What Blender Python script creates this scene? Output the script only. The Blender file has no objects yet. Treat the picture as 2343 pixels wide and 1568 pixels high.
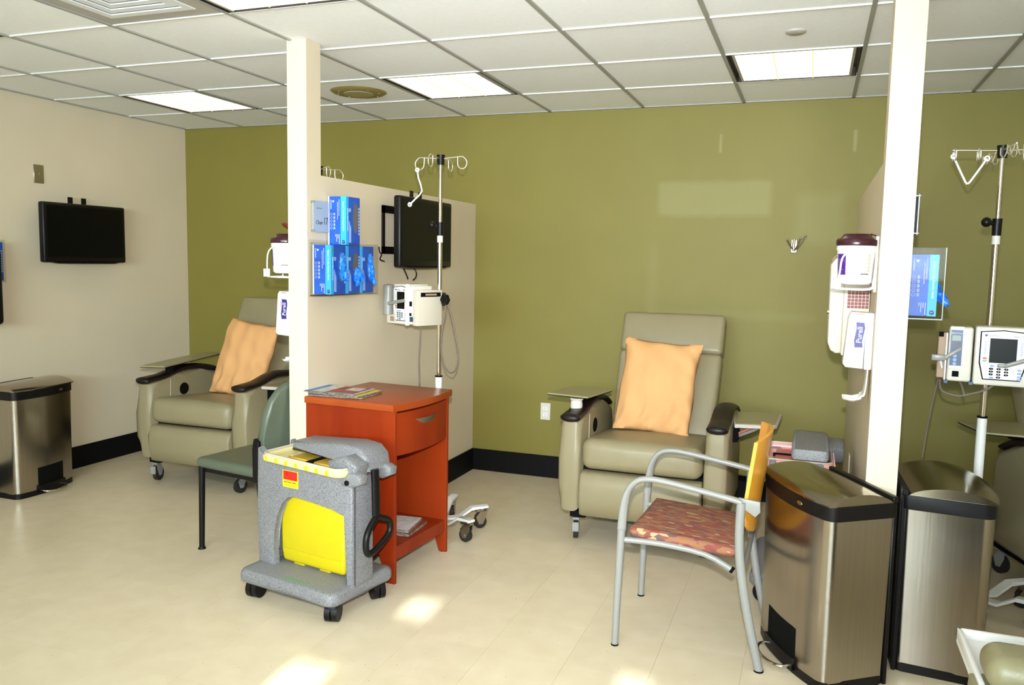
import bpy, bmesh, math, random
from mathutils import Vector, Matrix, Euler
random.seed(7)
C = bpy.context.scene.collection
PI = math.pi
R = math.radians
H = 2.4335                      # ceiling height
# ------------------------------------------------------------------ camera
yaw, pitch, roll = R(-20.15946887), R(-5.67395715), R(1.06715684)
fw = Vector((math.sin(yaw)*math.cos(pitch), math.cos(yaw)*math.cos(pitch), math.sin(pitch)))
r0 = Vector((math.cos(yaw), -math.sin(yaw), 0)); u0 = r0.cross(fw)
rt = math.cos(roll)*r0 + math.sin(roll)*u0
up = -math.sin(roll)*r0 + math.cos(roll)*u0
CAM = Vector((4.109, -5.2097, H-0.9749))
cd = bpy.data.cameras.new('camera'); cam = bpy.data.objects.new('camera', cd); C.objects.link(cam)
cam.matrix_world = Matrix.Translation(CAM) @ Matrix((rt, up, -fw)).transposed().to_4x4()
cd.sensor_fit = 'HORIZONTAL'; cd.sensor_width = 36.0; cd.lens = 36.0*1870.0136/2343.0
cd.clip_start = 0.05
bpy.context.scene.camera = cam
# ------------------------------------------------------------------ world, lights, exposure
w = bpy.data.worlds.new('world'); bpy.context.scene.world = w; w.use_nodes = True
w.node_tree.nodes['Background'].inputs[0].default_value = (0.75, 0.88, 1.0, 1)
w.node_tree.nodes['Background'].inputs[1].default_value = 1.0
vs = bpy.context.scene.view_settings
vs.view_transform = 'Standard'; vs.look = 'None'; vs.gamma = 1.0; vs.use_curve_mapping = False
vs.exposure = 0.0

def light(name, kind, loc, energy, color, target=None, **k):
    d = bpy.data.lights.new(name, kind); d.energy = energy; d.color = color
    for a, b in k.items(): setattr(d, a, b)
    o = bpy.data.objects.new(name, d); C.objects.link(o); o.location = loc
    if target is not None:
        o.rotation_euler = (Vector(target)-Vector(loc)).to_track_quat('-Z', 'Y').to_euler()
    return o
# the photographer's flash, just above the lens
FL = CAM + up*0.14
light('camera_flash', 'SPOT', FL, 640.0, (0.94, 0.965, 1.0), FL + fw*3 + up*0.12 - rt*0.10,
      spot_size=R(86), spot_blend=1.0, shadow_soft_size=0.02)
# daylight through the window behind the photographer
light('window_daylight', 'AREA', (3.6, -8.2, 1.75), 430.0, (0.74, 0.93, 1.0), (3.2, -5.8, 3.6),
      shape='RECTANGLE', size=3.6, size_y=1.0)
# low sun through holes cut in the added panel to shape floor patches
SUN_T = Vector((-0.10, 1.0, -0.30)).normalized()
sun = light('sun', 'SUN', (4.4, -12, 5), 26.0, (0.82, 0.95, 1.0), None, angle=R(0.6))
sun.rotation_euler = SUN_T.to_track_quat('-Z', 'Y').to_euler()
PANEL_E = 1.9
PANEL_C = (1.0, 0.86, 0.58)

# ------------------------------------------------------------------ materials
MATS = {}
def mat(name, col, rough=0.5, metal=0.0, noise=0.0, nscale=8.0, bump=0.0, bscale=200.0, col2=None, coat=0.0,
        stretch=None, emit=None, estr=0.0, alpha=1.0, trans=0.0, spec=None, aniso=0.0, lo=0.35, hi=0.65, detail=4.0):
    if name in MATS: return MATS[name]
    m = bpy.data.materials.new(name); m.use_nodes = True; nt = m.node_tree; b = nt.nodes['Principled BSDF']
    def lin(c): return tuple(x for x in c)+(1,)
    b.inputs['Base Color'].default_value = lin(col)
    b.inputs['Roughness'].default_value = rough; b.inputs['Metallic'].default_value = metal
    if coat: b.inputs['Coat Weight'].default_value = coat; b.inputs['Coat Roughness'].default_value = 0.1
    if spec is not None: b.inputs['Specular IOR Level'].default_value = spec
    if trans: b.inputs['Transmission Weight'].default_value = trans
    if alpha < 1: b.inputs['Alpha'].default_value = alpha
    if aniso: b.inputs['Anisotropic'].default_value = aniso
    if emit: b.inputs['Emission Color'].default_value = lin(emit); b.inputs['Emission Strength'].default_value = estr
    tc = nt.nodes.new('ShaderNodeTexCoord'); mp = nt.nodes.new('ShaderNodeMapping')
    nt.links.new(tc.outputs['Object'], mp.inputs['Vector'])
    if stretch: mp.inputs['Scale'].default_value = stretch
    if noise or col2:
        n = nt.nodes.new('ShaderNodeTexNoise'); n.inputs['Scale'].default_value = nscale; n.inputs['Detail'].default_value = detail
        nt.links.new(mp.outputs['Vector'], n.inputs['Vector'])
        rp = nt.nodes.new('ShaderNodeValToRGB'); rp.color_ramp.elements[0].position = lo; rp.color_ramp.elements[1].position = hi
        c2 = col2 if col2 else tuple(max(0, x*(1-noise)) for x in col)
        rp.color_ramp.elements[0].color = lin(c2); rp.color_ramp.elements[1].color = lin(col)
        nt.links.new(n.outputs['Fac'], rp.inputs['Fac']); nt.links.new(rp.outputs['Color'], b.inputs['Base Color'])
    if bump:
        n2 = nt.nodes.new('ShaderNodeTexNoise'); n2.inputs['Scale'].default_value = bscale; n2.inputs['Detail'].default_value = 3
        nt.links.new(mp.outputs['Vector'], n2.inputs['Vector'])
        bp = nt.nodes.new('ShaderNodeBump'); bp.inputs['Strength'].default_value = bump; bp.inputs['Distance'].default_value = 0.002
        nt.links.new(n2.outputs['Fac'], bp.inputs['Height']); nt.links.new(bp.outputs['Normal'], b.inputs['Normal'])
    MATS[name] = m; return m

M_green = mat('olive_paint', (0.205, 0.172, 0.028), 0.6, noise=0.05, nscale=3, bump=0.15, bscale=180)
M_cream = mat('cream_paint', (0.66, 0.565, 0.41), 0.6, noise=0.04, nscale=2.5, bump=0.15, bscale=160)
M_ceil = mat('ceiling_tile', (0.93, 0.935, 0.95), 0.9, noise=0.03, nscale=60, bump=0.25, bscale=240)
M_tbar = mat('tbar_shaded_grey', (0.34, 0.33, 0.30), 0.5)  # shade on the main bars put into the colour as grey
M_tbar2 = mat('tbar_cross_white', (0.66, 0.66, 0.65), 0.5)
M_plenum = mat('plenum_dark', (0.05, 0.045, 0.04), 0.9)
M_base = mat('black_baseboard', (0.003, 0.003, 0.003), 0.6, spec=0.15)
M_vinyl = mat('beige_vinyl', (0.26, 0.218, 0.122), 0.42, noise=0.05, nscale=6, bump=0.25, bscale=350)
M_vinyl2 = mat('olive_vinyl', (0.25, 0.215, 0.115), 0.35, noise=0.05, nscale=6, bump=0.25, bscale=350)
M_seam = mat('vinyl_seam', (0.16, 0.14, 0.09), 0.6)
M_blk = mat('black_plastic', (0.005, 0.004, 0.004), 0.4, spec=0.22)
M_matblk = mat('matte_black', (0.003, 0.003, 0.003), 0.8, spec=0.1)
M_armcap = mat('dark_brown_urethane', (0.010, 0.005, 0.005), 0.42, spec=0.3)
M_screen = mat('black_screen', (0.002, 0.002, 0.002), 0.35, spec=0.15)
M_tvblk = mat('tv_black', (0.004, 0.003, 0.003), 0.4, spec=0.25)
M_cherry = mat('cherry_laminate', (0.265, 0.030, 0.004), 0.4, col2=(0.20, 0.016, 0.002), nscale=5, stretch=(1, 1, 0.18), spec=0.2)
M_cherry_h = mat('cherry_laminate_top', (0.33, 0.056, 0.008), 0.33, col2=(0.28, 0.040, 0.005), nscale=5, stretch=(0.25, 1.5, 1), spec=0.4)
M_grey = mat('speckled_grey_plastic', (0.215, 0.215, 0.225), 0.5, col2=(0.10, 0.10, 0.105), nscale=260, lo=0.38, hi=0.52, bump=0.4, bscale=300)
M_yel = mat('yellow_plastic', (0.54, 0.43, 0.003), 0.35)
M_palyel = mat('clear_yellow_plastic', (0.60, 0.53, 0.25), 0.25, coat=0.3)
M_amber = mat('amber_plastic', (0.55, 0.36, 0.04), 0.2, coat=0.4)
M_rim = mat('clear_rim', (0.48, 0.44, 0.36), 0.2)
M_red = mat('red_plastic', (0.62, 0.008, 0.008), 0.3)
M_pink = mat('clear_red_plastic', (0.72, 0.32, 0.30), 0.25, coat=0.3)
M_stk_red = mat('sticker_red', (0.75, 0.012, 0.005), 0.5)
M_stk_yel = mat('sticker_yellow', (0.80, 0.62, 0.01), 0.5)
M_steel = mat('brushed_steel', (0.41, 0.365, 0.31), 0.22, metal=1.0, aniso=0.4, noise=0.08, nscale=90, stretch=(1, 1, 0.02), bump=0.08, bscale=120)
M_steel_lid = mat('brushed_steel_lid', (0.37, 0.325, 0.26), 0.17, metal=1.0, noise=0.05, nscale=60, stretch=(0.03, 1, 1))
M_chrome = mat('chrome', (0.72, 0.66, 0.58), 0.12, metal=1.0)
M_hook = mat('bright_wire', (0.85, 0.80, 0.72), 0.38, metal=1.0)
M_nickel = mat('satin_nickel', (0.5, 0.45, 0.38), 0.3, metal=1.0)
M_gmetal = mat('grey_painted_metal', (0.25, 0.245, 0.225), 0.36, spec=0.5)
M_wood = mat('orange_maple', (0.80, 0.36, 0.035), 0.32, col2=(0.70, 0.27, 0.018), nscale=4, stretch=(1, 1, 0.15), coat=0.4)
M_wht = mat('white_plastic', (0.80, 0.79, 0.76), 0.35)
M_wht2 = mat('warm_white_plastic', (0.66, 0.61, 0.53), 0.4)
M_wmetal = mat('white_powdercoat', (0.72, 0.70, 0.67), 0.4)
M_beige = mat('beige_plastic', (0.58, 0.52, 0.42), 0.45)
M_tan = mat('tan_plastic', (0.34, 0.22, 0.13), 0.5)
M_grn = mat('green_grey_vinyl', (0.085, 0.105, 0.072), 0.35, bump=0.3, bscale=300)
M_pillow = mat('peach_cotton', (0.66, 0.345, 0.135), 0.85, noise=0.06, nscale=5, bump=0.3, bscale=500)
M_blue = mat('box_blue', (0.008, 0.055, 0.42), 0.4, col2=(0.012, 0.10, 0.52), nscale=9, stretch=(1, 1, 1.5))
M_cyan = mat('box_cyan', (0.03, 0.38, 0.88), 0.4)
M_print = mat('print_white', (0.75, 0.80, 0.88), 0.6)
M_printb = mat('print_pale_blue', (0.30, 0.38, 0.66), 0.6)
M_glove = mat('blue_nitrile', (0.01, 0.17, 0.78), 0.4)
M_glovehole = mat('box_opening_grey', (0.12, 0.11, 0.10), 0.9)
M_navy = mat('navy_panel', (0.012, 0.045, 0.12), 0.35)
M_lblue = mat('button_blue', (0.22, 0.32, 0.60), 0.45)
M_orange = mat('button_orange', (0.85, 0.14, 0.03), 0.45)
M_text = mat('print_dark', (0.015, 0.015, 0.02), 0.6)
M_purple = mat('print_purple', (0.07, 0.008, 0.20), 0.45)
M_indigo = mat('logo_indigo', (0.02, 0.012, 0.16), 0.45)
M_pinkp = mat('logo_pink', (0.62, 0.22, 0.62), 0.45)
M_lid = mat('maroon_plastic', (0.035, 0.004, 0.010), 0.22)
M_darkred = mat('dark_red_bin', (0.17, 0.008, 0.004), 0.5)
M_sign = mat('frosted_sign', (0.36, 0.42, 0.50), 0.3, noise=0.1, nscale=3)
M_brownvent = mat('tan_metal_disc', (0.27, 0.21, 0.07), 0.5)
M_dkgrey = mat('dark_grey_rubber', (0.025, 0.022, 0.02), 0.6, spec=0.2)
M_cable = mat('grey_cable', (0.16, 0.12, 0.10), 0.6)
M_lcd = mat('lcd_grey', (0.20, 0.24, 0.22), 0.3)
M_tray = mat('tray_laminate', (0.30, 0.265, 0.14), 0.35)
M_traylip = mat('tray_edge', (0.50, 0.45, 0.40), 0.4)
M_vent = mat('vent_white', (0.72, 0.73, 0.74), 0.5)
M_ventfr = mat('vent_frame', (0.42, 0.39, 0.35), 0.5)
M_gold = mat('gold_print', (0.70, 0.46, 0.03), 0.5)
M_paper = mat('paper_white', (0.62, 0.60, 0.58), 0.6, noise=0.3, nscale=25)
M_paper_r = mat('paper_red', (0.33, 0.05, 0.03), 0.5, noise=0.5, nscale=14)
M_paper_b = mat('paper_blue', (0.08, 0.20, 0.50), 0.5)
M_pages = mat('page_edges', (0.34, 0.29, 0.23), 0.8, col2=(0.06, 0.05, 0.04), nscale=60, stretch=(1, 1, 9), lo=0.4, hi=0.6)
M_dgrn = mat('print_green', (0.09, 0.27, 0.12), 0.6)
M_diff = mat('lit_diffuser', (0.9, 0.9, 0.85), 0.6, emit=PANEL_C, estr=PANEL_E)
M_louv = mat('louvre_pale', (0.80, 0.70, 0.45), 0.5, emit=(1, 0.78, 0.4), estr=0.75)
M_lightfr = mat('light_frame', (0.015, 0.012, 0.01), 0.6)

def glass(name, tint, fac):
    m = bpy.data.materials.new(name); m.use_nodes = True; nt = m.node_tree
    nt.nodes.remove(nt.nodes['Principled BSDF']); out = nt.nodes['Material Output']
    t = nt.nodes.new('ShaderNodeBsdfTransparent'); t.inputs[0].default_value = tint + (1,)
    g = nt.nodes.new('ShaderNodeBsdfGlossy'); g.inputs['Roughness'].default_value = 0.03
    mx = nt.nodes.new('ShaderNodeMixShader'); mx.inputs[0].default_value = fac
    nt.links.new(t.outputs[0], mx.inputs[1]); nt.links.new(g.outputs[0], mx.inputs[2]); nt.links.new(mx.outputs[0], out.inputs[0])
    return m
M_clear = glass('clear_acrylic', (0.95, 0.95, 0.94), 0.003)
M_glassedge = mat('acrylic_edge', (0.36, 0.40, 0.38), 0.2)

def floor_mat():
    m = bpy.data.materials.new('vinyl_tile'); m.use_nodes = True; nt = m.node_tree; b = nt.nodes['Principled BSDF']
    g = nt.nodes.new('ShaderNodeNewGeometry'); oi = nt.nodes.new('ShaderNodeObjectInfo')
    n1 = nt.nodes.new('ShaderNodeTexNoise'); n1.inputs['Scale'].default_value = 9; n1.inputs['Detail'].default_value = 5
    v = nt.nodes.new('ShaderNodeTexVoronoi'); v.inputs['Scale'].default_value = 30; v.inputs['Randomness'].default_value = 1
    n2 = nt.nodes.new('ShaderNodeTexNoise'); n2.inputs['Scale'].default_value = 14
    for n in (n1, v, n2): nt.links.new(g.outputs['Position'], n.inputs['Vector'])
    r1 = nt.nodes.new('ShaderNodeValToRGB')
    r1.color_ramp.elements[0].position = 0.3; r1.color_ramp.elements[0].color = (0.635, 0.53, 0.365, 1)
    r1.color_ramp.elements[1].position = 0.7; r1.color_ramp.elements[1].color = (0.69, 0.585, 0.42, 1)
    nt.links.new(n1.outputs['Fac'], r1.inputs['Fac'])
    th = nt.nodes.new('ShaderNodeMath'); th.operation = 'LESS_THAN'; th.inputs[1].default_value = 0.085
    nt.links.new(v.outputs['Distance'], th.inputs[0])
    th2 = nt.nodes.new('ShaderNodeMath'); th2.operation = 'GREATER_THAN'; th2.inputs[1].default_value = 0.52
    nt.links.new(n2.outputs['Fac'], th2.inputs[0])
    ml = nt.nodes.new('ShaderNodeMath'); ml.operation = 'MULTIPLY'
    nt.links.new(th.outputs[0], ml.inputs[0]); nt.links.new(th2.outputs[0], ml.inputs[1])
    ml2 = nt.nodes.new('ShaderNodeMath'); ml2.operation = 'MULTIPLY'; ml2.inputs[1].default_value = 0.45
    nt.links.new(ml.outputs[0], ml2.inputs[0])
    mx = nt.nodes.new('ShaderNodeMix'); mx.data_type = 'RGBA'
    nt.links.new(ml2.outputs[0], mx.inputs['Factor']); nt.links.new(r1.outputs['Color'], mx.inputs[6])
    mx.inputs[7].default_value = (0.17, 0.10, 0.045, 1)
    hs = nt.nodes.new('ShaderNodeHueSaturation'); mr = nt.nodes.new('ShaderNodeMapRange')
    mr.inputs['To Min'].default_value = 0.975; mr.inputs['To Max'].default_value = 1.025
    nt.links.new(oi.outputs['Random'], mr.inputs['Value']); nt.links.new(mr.outputs[0], hs.inputs['Value'])
    nt.links.new(mx.outputs[2], hs.inputs['Color']); nt.links.new(hs.outputs[0], b.inputs['Base Color'])
    b.inputs['Roughness'].default_value = 0.3; b.inputs['Specular IOR Level'].default_value = 0.35
    return m
M_floor = floor_mat()

def wall_green_mat():
    # olive paint with the paler touched-up patches the wall has
    nt = M_green.node_tree; b = nt.nodes['Principled BSDF']
    src = b.inputs['Base Color'].links[0].from_socket
    g = nt.nodes.new('ShaderNodeNewGeometry'); sp = nt.nodes.new('ShaderNodeSeparateXYZ'); nt.links.new(g.outputs['Position'], sp.inputs[0])
    nz = nt.nodes.new('ShaderNodeTexNoise'); nz.inputs['Scale'].default_value = 7; nt.links.new(g.outputs['Position'], nz.inputs['Vector'])
    def box(cx, cz, hx, hz, soft, fac):
        outs = []
        for ax, c, h in ((0, cx, hx), (2, cz, hz)):
            s = nt.nodes.new('ShaderNodeMath'); s.operation = 'SUBTRACT'; nt.links.new(sp.outputs[ax], s.inputs[0]); s.inputs[1].default_value = c
            a = nt.nodes.new('ShaderNodeMath'); a.operation = 'ABSOLUTE'; nt.links.new(s.outputs[0], a.inputs[0])
            ad = nt.nodes.new('ShaderNodeMath'); ad.operation = 'MULTIPLY_ADD'; nt.links.new(nz.outputs['Fac'], ad.inputs[0]); ad.inputs[1].default_value = soft*1.5
            nt.links.new(a.outputs[0], ad.inputs[2])
            m = nt.nodes.new('ShaderNodeMapRange'); nt.links.new(ad.outputs[0], m.inputs['Value'])
            m.inputs['From Min'].default_value = h; m.inputs['From Max'].default_value = h+soft*2
            m.inputs['To Min'].default_value = 1; m.inputs['To Max'].default_value = 0; outs.append(m.outputs[0])
        k = nt.nodes.new('ShaderNodeMath'); k.operation = 'MULTIPLY'; nt.links.new(outs[0], k.inputs[0]); nt.links.new(outs[1], k.inputs[1])
        k2 = nt.nodes.new('ShaderNodeMath'); k2.operation = 'MULTIPLY'; nt.links.new(k.outputs[0], k2.inputs[0]); k2.inputs[1].default_value = fac
        return k2.outputs[0]
    cur = src
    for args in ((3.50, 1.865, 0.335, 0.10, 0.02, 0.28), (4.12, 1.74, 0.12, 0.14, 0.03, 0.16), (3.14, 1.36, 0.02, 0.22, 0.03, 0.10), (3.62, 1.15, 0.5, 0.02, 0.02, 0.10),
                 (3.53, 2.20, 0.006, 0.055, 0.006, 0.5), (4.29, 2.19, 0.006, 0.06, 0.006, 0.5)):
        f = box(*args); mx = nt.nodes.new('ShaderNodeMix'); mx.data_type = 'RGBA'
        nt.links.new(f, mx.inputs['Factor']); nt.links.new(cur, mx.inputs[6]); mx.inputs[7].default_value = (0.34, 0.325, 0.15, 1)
        cur = mx.outputs[2]
    nt.links.new(cur, b.inputs['Base Color'])
wall_green_mat()

def seat_fabric():
    m = bpy.data.materials.new('patterned_fabric'); m.use_nodes = True; nt = m.node_tree; b = nt.nodes['Principled BSDF']
    tc = nt.nodes.new('ShaderNodeTexCoord'); mp = nt.nodes.new('ShaderNodeMapping'); mp.inputs['Scale'].default_value = (34, 110, 80)
    mp.inputs['Rotation'].default_value = (0, 0, R(24))
    nt.links.new(tc.outputs['Object'], mp.inputs[0])
    v = nt.nodes.new('ShaderNodeTexVoronoi'); v.inputs['Scale'].default_value = 1.0; nt.links.new(mp.outputs[0], v.inputs['Vector'])
    rp = nt.nodes.new('ShaderNodeValToRGB'); rp.color_ramp.interpolation = 'CONSTANT'
    cols = [(0.0, (0.23, 0.062, 0.040)), (0.30, (0.27, 0.115, 0.062)), (0.52, (0.20, 0.050, 0.036)), (0.64, (0.13, 0.075, 0.07)), (0.74, (0.27, 0.12, 0.05)), (0.89, (0.42, 0.29, 0.15)), (0.94, (0.18, 0.045, 0.04))]
    e = rp.color_ramp.elements
    e[0].position = 0; e[0].color = cols[0][1]+(1,); e[1].position = cols[1][0]; e[1].color = cols[1][1]+(1,)
    for p, c in cols[2:]: q = e.new(p); q.color = c+(1,)
    sx = nt.nodes.new('ShaderNodeSeparateColor'); nt.links.new(v.outputs['Color'], sx.inputs[0]); nt.links.new(sx.outputs[0], rp.inputs[0])
    nt.links.new(rp.outputs[0], b.inputs['Base Color']); b.inputs['Roughness'].default_value = 0.85
    return m
M_fabric = seat_fabric()

# ------------------------------------------------------------------ mesh helpers
class MB:
    def __init__(s): s.bm = bmesh.new()
    def _xf(s, vs, M):
        if M is not None: bmesh.ops.transform(s.bm, matrix=M, verts=vs)
    def box(s, c, d, r=0.0, seg=2, M=None, taper=None):
        g = bmesh.ops.create_cube(s.bm, size=1.0); vs = g['verts']
        for v in vs:
            v.co = Vector((v.co.x*d[0], v.co.y*d[1], v.co.z*d[2]))
            if taper and v.co.z < 0: v.co.x *= taper; v.co.y *= taper
            v.co += Vector(c)
        if r > 0:
            es = list({e for v in vs for e in v.link_edges})
            g = bmesh.ops.bevel(s.bm, geom=es, offset=min(r, min(d)*0.49), segments=seg, profile=0.5, affect='EDGES')
            vs = list({v for f in g['faces'] for v in f.verts} | {v for v in vs if v.is_valid})
        s._xf(vs, M); return s
    def b2(s, x0, x1, y0, y1, z0, z1, r=0.0, seg=2, M=None):
        return s.box(((x0+x1)/2, (y0+y1)/2, (z0+z1)/2), (abs(x1-x0), abs(y1-y0), abs(z1-z0)), r, seg, M)
    def prism(s, pts, a, b, axis='y', r=0.0, seg=2, M=None, pts2=None):
        # pts: polygon in the plane normal to axis; x: (y,z)  y: (x,z)  z: (x,y)
        def mk(p, t):
            return {'x': (t, p[0], p[1]), 'y': (p[0], t, p[1]), 'z': (p[0], p[1], t)}[axis]
        v0 = [s.bm.verts.new(mk(p, a)) for p in pts]; v1 = [s.bm.verts.new(mk(p, b)) for p in (pts2 or pts)]
        fs = [s.bm.faces.new(v0), s.bm.faces.new(v1[::-1])]; n = len(pts)
        for i in range(n): fs.append(s.bm.faces.new((v0[(i+1) % n], v0[i], v1[i], v1[(i+1) % n])))
        vs = v0+v1
        if r > 0:
            es = [e for f in fs[:2] for e in f.edges]
            g = bmesh.ops.bevel(s.bm, geom=es, offset=r, segments=seg, profile=0.5, affect='EDGES', clamp_overlap=True)
            vs = list({v for f in g['faces'] for v in f.verts} | {v for v in vs if v.is_valid})
        s._xf(vs, M); return s
    def cyl(s, p0, p1, r0, r1=None, n=16, caps=True, M=None):
        r1 = r0 if r1 is None else r1
        p0, p1 = Vector(p0), Vector(p1); d = p1-p0
        g = bmesh.ops.create_cone(s.bm, cap_ends=caps, cap_tris=False, segments=n, radius1=r0, radius2=r1, depth=d.length)
        q = d.to_track_quat('Z', 'Y').to_matrix().to_4x4()
        bmesh.ops.transform(s.bm, matrix=Matrix.Translation((p0+p1)/2) @ q, verts=g['verts'])
        s._xf(g['verts'], M); return s
    def sph(s, c, r, sc=(1, 1, 1), n=12, M=None):
        g = bmesh.ops.create_uvsphere(s.bm, u_segments=n+4, v_segments=n, radius=r)
        for v in g['verts']: v.co = Vector((v.co.x*sc[0]+c[0], v.co.y*sc[1]+c[1], v.co.z*sc[2]+c[2]))
        s._xf(g['verts'], M); return s
    def lathe(s, prof, c=(0, 0, 0), n=24, M=None):
        # prof: [(r,z)]
        rings = []; vs = []
        for r, z in prof:
            if r < 1e-6: v = s.bm.verts.new((c[0], c[1], c[2]+z)); rings.append([v]); vs.append(v)
            else:
                ring = [s.bm.verts.new((c[0]+r*math.cos(2*PI*i/n), c[1]+r*math.sin(2*PI*i/n), c[2]+z)) for i in range(n)]
                rings.append(ring); vs += ring
        for A, B in zip(rings, rings[1:]):
            for i in range(n):
                j = (i+1) % n
                if len(A) == 1 and len(B) == 1: continue
                if len(A) == 1: s.bm.faces.new((A[0], B[j], B[i]))
                elif len(B) == 1: s.bm.faces.new((A[i], A[j], B[0]))
                else: s.bm.faces.new((A[i], A[j], B[j], B[i]))
        s._xf(vs, M); return s
    def tube(s, pts, r, n=10, smooth=0, closed=False, M=None, flat=None, upv=None):
        P = [Vector(p) for p in pts]
        if smooth:
            Q = []; m = len(P); rng = range(m) if closed else range(m-1)
            for i in rng:
                a = P[(i-1) % m] if closed or i > 0 else P[0]; b = P[i]; c = P[(i+1) % m]; d = P[(i+2) % m] if closed or i+2 < m else P[-1]
                for k in range(smooth):
                    t = k/smooth
                    Q.append(0.5*((2*b)+(-a+c)*t+(2*a-5*b+4*c-d)*t*t+(-a+3*b-3*c+d)*t**3))
            if not closed: Q.append(P[-1])
            P = Q
        m = len(P); rings = []; vs = []; nrm = None
        rr = r if isinstance(r, (list, tuple)) else None
        for i in range(m):
            if closed: t = (P[(i+1) % m]-P[(i-1) % m])
            else: t = P[min(i+1, m-1)]-P[max(i-1, 0)]
            t.normalize()
            if upv is not None: nrm = Vector(upv)
            if nrm is None: nrm = Vector((0, 0, 1)) if abs(t.z) < 0.9 else Vector((0, 1, 0))
            nrm = (nrm-t*nrm.dot(t)).normalized(); bn = t.cross(nrm)
            ra = (rr[0]+(rr[1]-rr[0])*i/(m-1)) if rr else r
            a, b = (ra, ra) if flat is None else (flat[0], flat[1])
            ring = [s.bm.verts.new(P[i]+nrm*(a*math.sin(2*PI*k/n))+bn*(b*math.cos(2*PI*k/n))) for k in range(n)]
            rings.append(ring); vs += ring
        for i in range(m if closed else m-1):
            A, B = rings[i], rings[(i+1) % m]
            for k in range(n): s.bm.faces.new((A[k], A[(k+1) % n], B[(k+1) % n], B[k]))
        if not closed:
            s.bm.faces.new(rings[0][::-1]); s.bm.faces.new(rings[-1])
        s._xf(vs, M); return s
    def grid(s, f, nu, nv, thick=None):
        # f(u,v)->(x,y,z); closed shell of given thickness vector function
        V = [[s.bm.verts.new(f(i/nu, j/nv)) for j in range(nv+1)] for i in range(nu+1)]
        for i in range(nu):
            for j in range(nv): s.bm.faces.new((V[i][j], V[i+1][j], V[i+1][j+1], V[i][j+1]))
        return V
    def text(s, txt, size, M, depth=0.0004, sx=1.0):
        cu = bpy.data.curves.new('t', 'FONT'); cu.body = txt; cu.size = size; cu.align_x = 'CENTER'; cu.align_y = 'CENTER'
        cu.extrude = depth; cu.resolution_u = 2
        o = bpy.data.objects.new('t', cu); C.objects.link(o)
        dg = bpy.context.evaluated_depsgraph_get(); me = bpy.data.meshes.new_from_object(o.evaluated_get(dg))
        n0 = len(s.bm.verts); s.bm.from_mesh(me); s.bm.verts.ensure_lookup_table()
        bmesh.ops.transform(s.bm, matrix=M @ Matrix.Diagonal((sx, 1, 1, 1)), verts=s.bm.verts[n0:])
        C.objects.unlink(o); bpy.data.objects.remove(o); bpy.data.curves.remove(cu); bpy.data.meshes.remove(me)
        return s
    def build(s, name, m, parent=None, ang=38, label=None, fix=True, **props):
        if fix: bmesh.ops.recalc_face_normals(s.bm, faces=s.bm.faces[:])
        for f in s.bm.faces: f.smooth = True
        me = bpy.data.meshes.new(name); s.bm.to_mesh(me); s.bm.free()
        me.materials.append(m); me.set_sharp_from_angle(angle=R(ang))
        o = bpy.data.objects.new(name, me); C.objects.link(o)
        if parent: o.parent = parent
        if label: o['label'] = label
        for k, v in props.items(): o[k] = v
        return o
def frame(origin, xdir, ydir):
    x = Vector(xdir).normalized(); y = Vector(ydir).normalized(); z = x.cross(y)
    return Matrix.Translation(origin) @ Matrix((x, y, z)).transposed().to_4x4()
def thing(name, label, cat, loc=(0, 0, 0), rz=0.0, group=None):
    o = bpy.data.objects.new(name, None); C.objects.link(o); o.empty_display_size = 0.1
    o.location = loc; o.rotation_euler = (0, 0, rz); o['label'] = label; o['category'] = cat
    if group: o['group'] = group
    return o
def tag(o, label, cat, group=None):
    o['label'] = label; o['category'] = cat
    if group: o['group'] = group
    return o
def struct(name, mb, m): return mb.build(name, m, kind='structure')
def child(mesh, name, parent, loc=(0, 0, 0), rot=(0, 0, 0), m=None):
    o = bpy.data.objects.new(name, mesh); C.objects.link(o); o.parent = parent; o.location = loc; o.rotation_euler = rot; return o
def copy_tree(o, parent=None):
    c = o.copy(); C.objects.link(c)
    if parent: c.parent = parent
    for ch in list(o.children): copy_tree(ch, c)
    return c

# ------------------------------------------------------------------ the room
XL, XR, YF, YB = -0.55, 8.0, -8.6, 0.0
PX0, PX1, PY = 1.811, 1.914, -1.987        # first partition (left face, right face, front)
QX0, QX1 = 4.325, 4.43                     # second partition
fl = struct('floor', MB().b2(XL-0.1, XR+0.1, YF-0.1, YB+0.1, -0.10, -0.003), M_floor)
TS = 0.3048
tile = MB(); tile.b2(0, TS-0.0007, 0, TS-0.0007, -0.0029, 0.0)
t0 = tile.build('floor_tile', M_floor, fl); tm = t0.data
k = 0
x0t = 3.631-14*TS; y0t = -1.847+6*TS
first = True
for i in range(20):
    for j in range(14):
        x, y = x0t+i*TS, y0t-(j+1)*TS
        if x+TS < XL or y > -0.001: continue
        cut = max(0.0, XL-x)
        if first: o = t0; first = False
        else: o = child(tm, 'floor_tile', fl)
        o.location = (x+cut, y, 0); o.scale = ((TS-cut)/TS, 1, 1)
WH = 2.52
wb = struct('wall_back', MB().b2(XL-0.1, XR+0.1, 0, 0.1, 0, WH), M_green)
struct('wall_left', MB().b2(XL-0.1, XL, YF, 0, 0, WH), M_cream)
struct('wall_right', MB().b2(XR, XR+0.1, YF, 0, 0, WH), M_cream)
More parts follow.
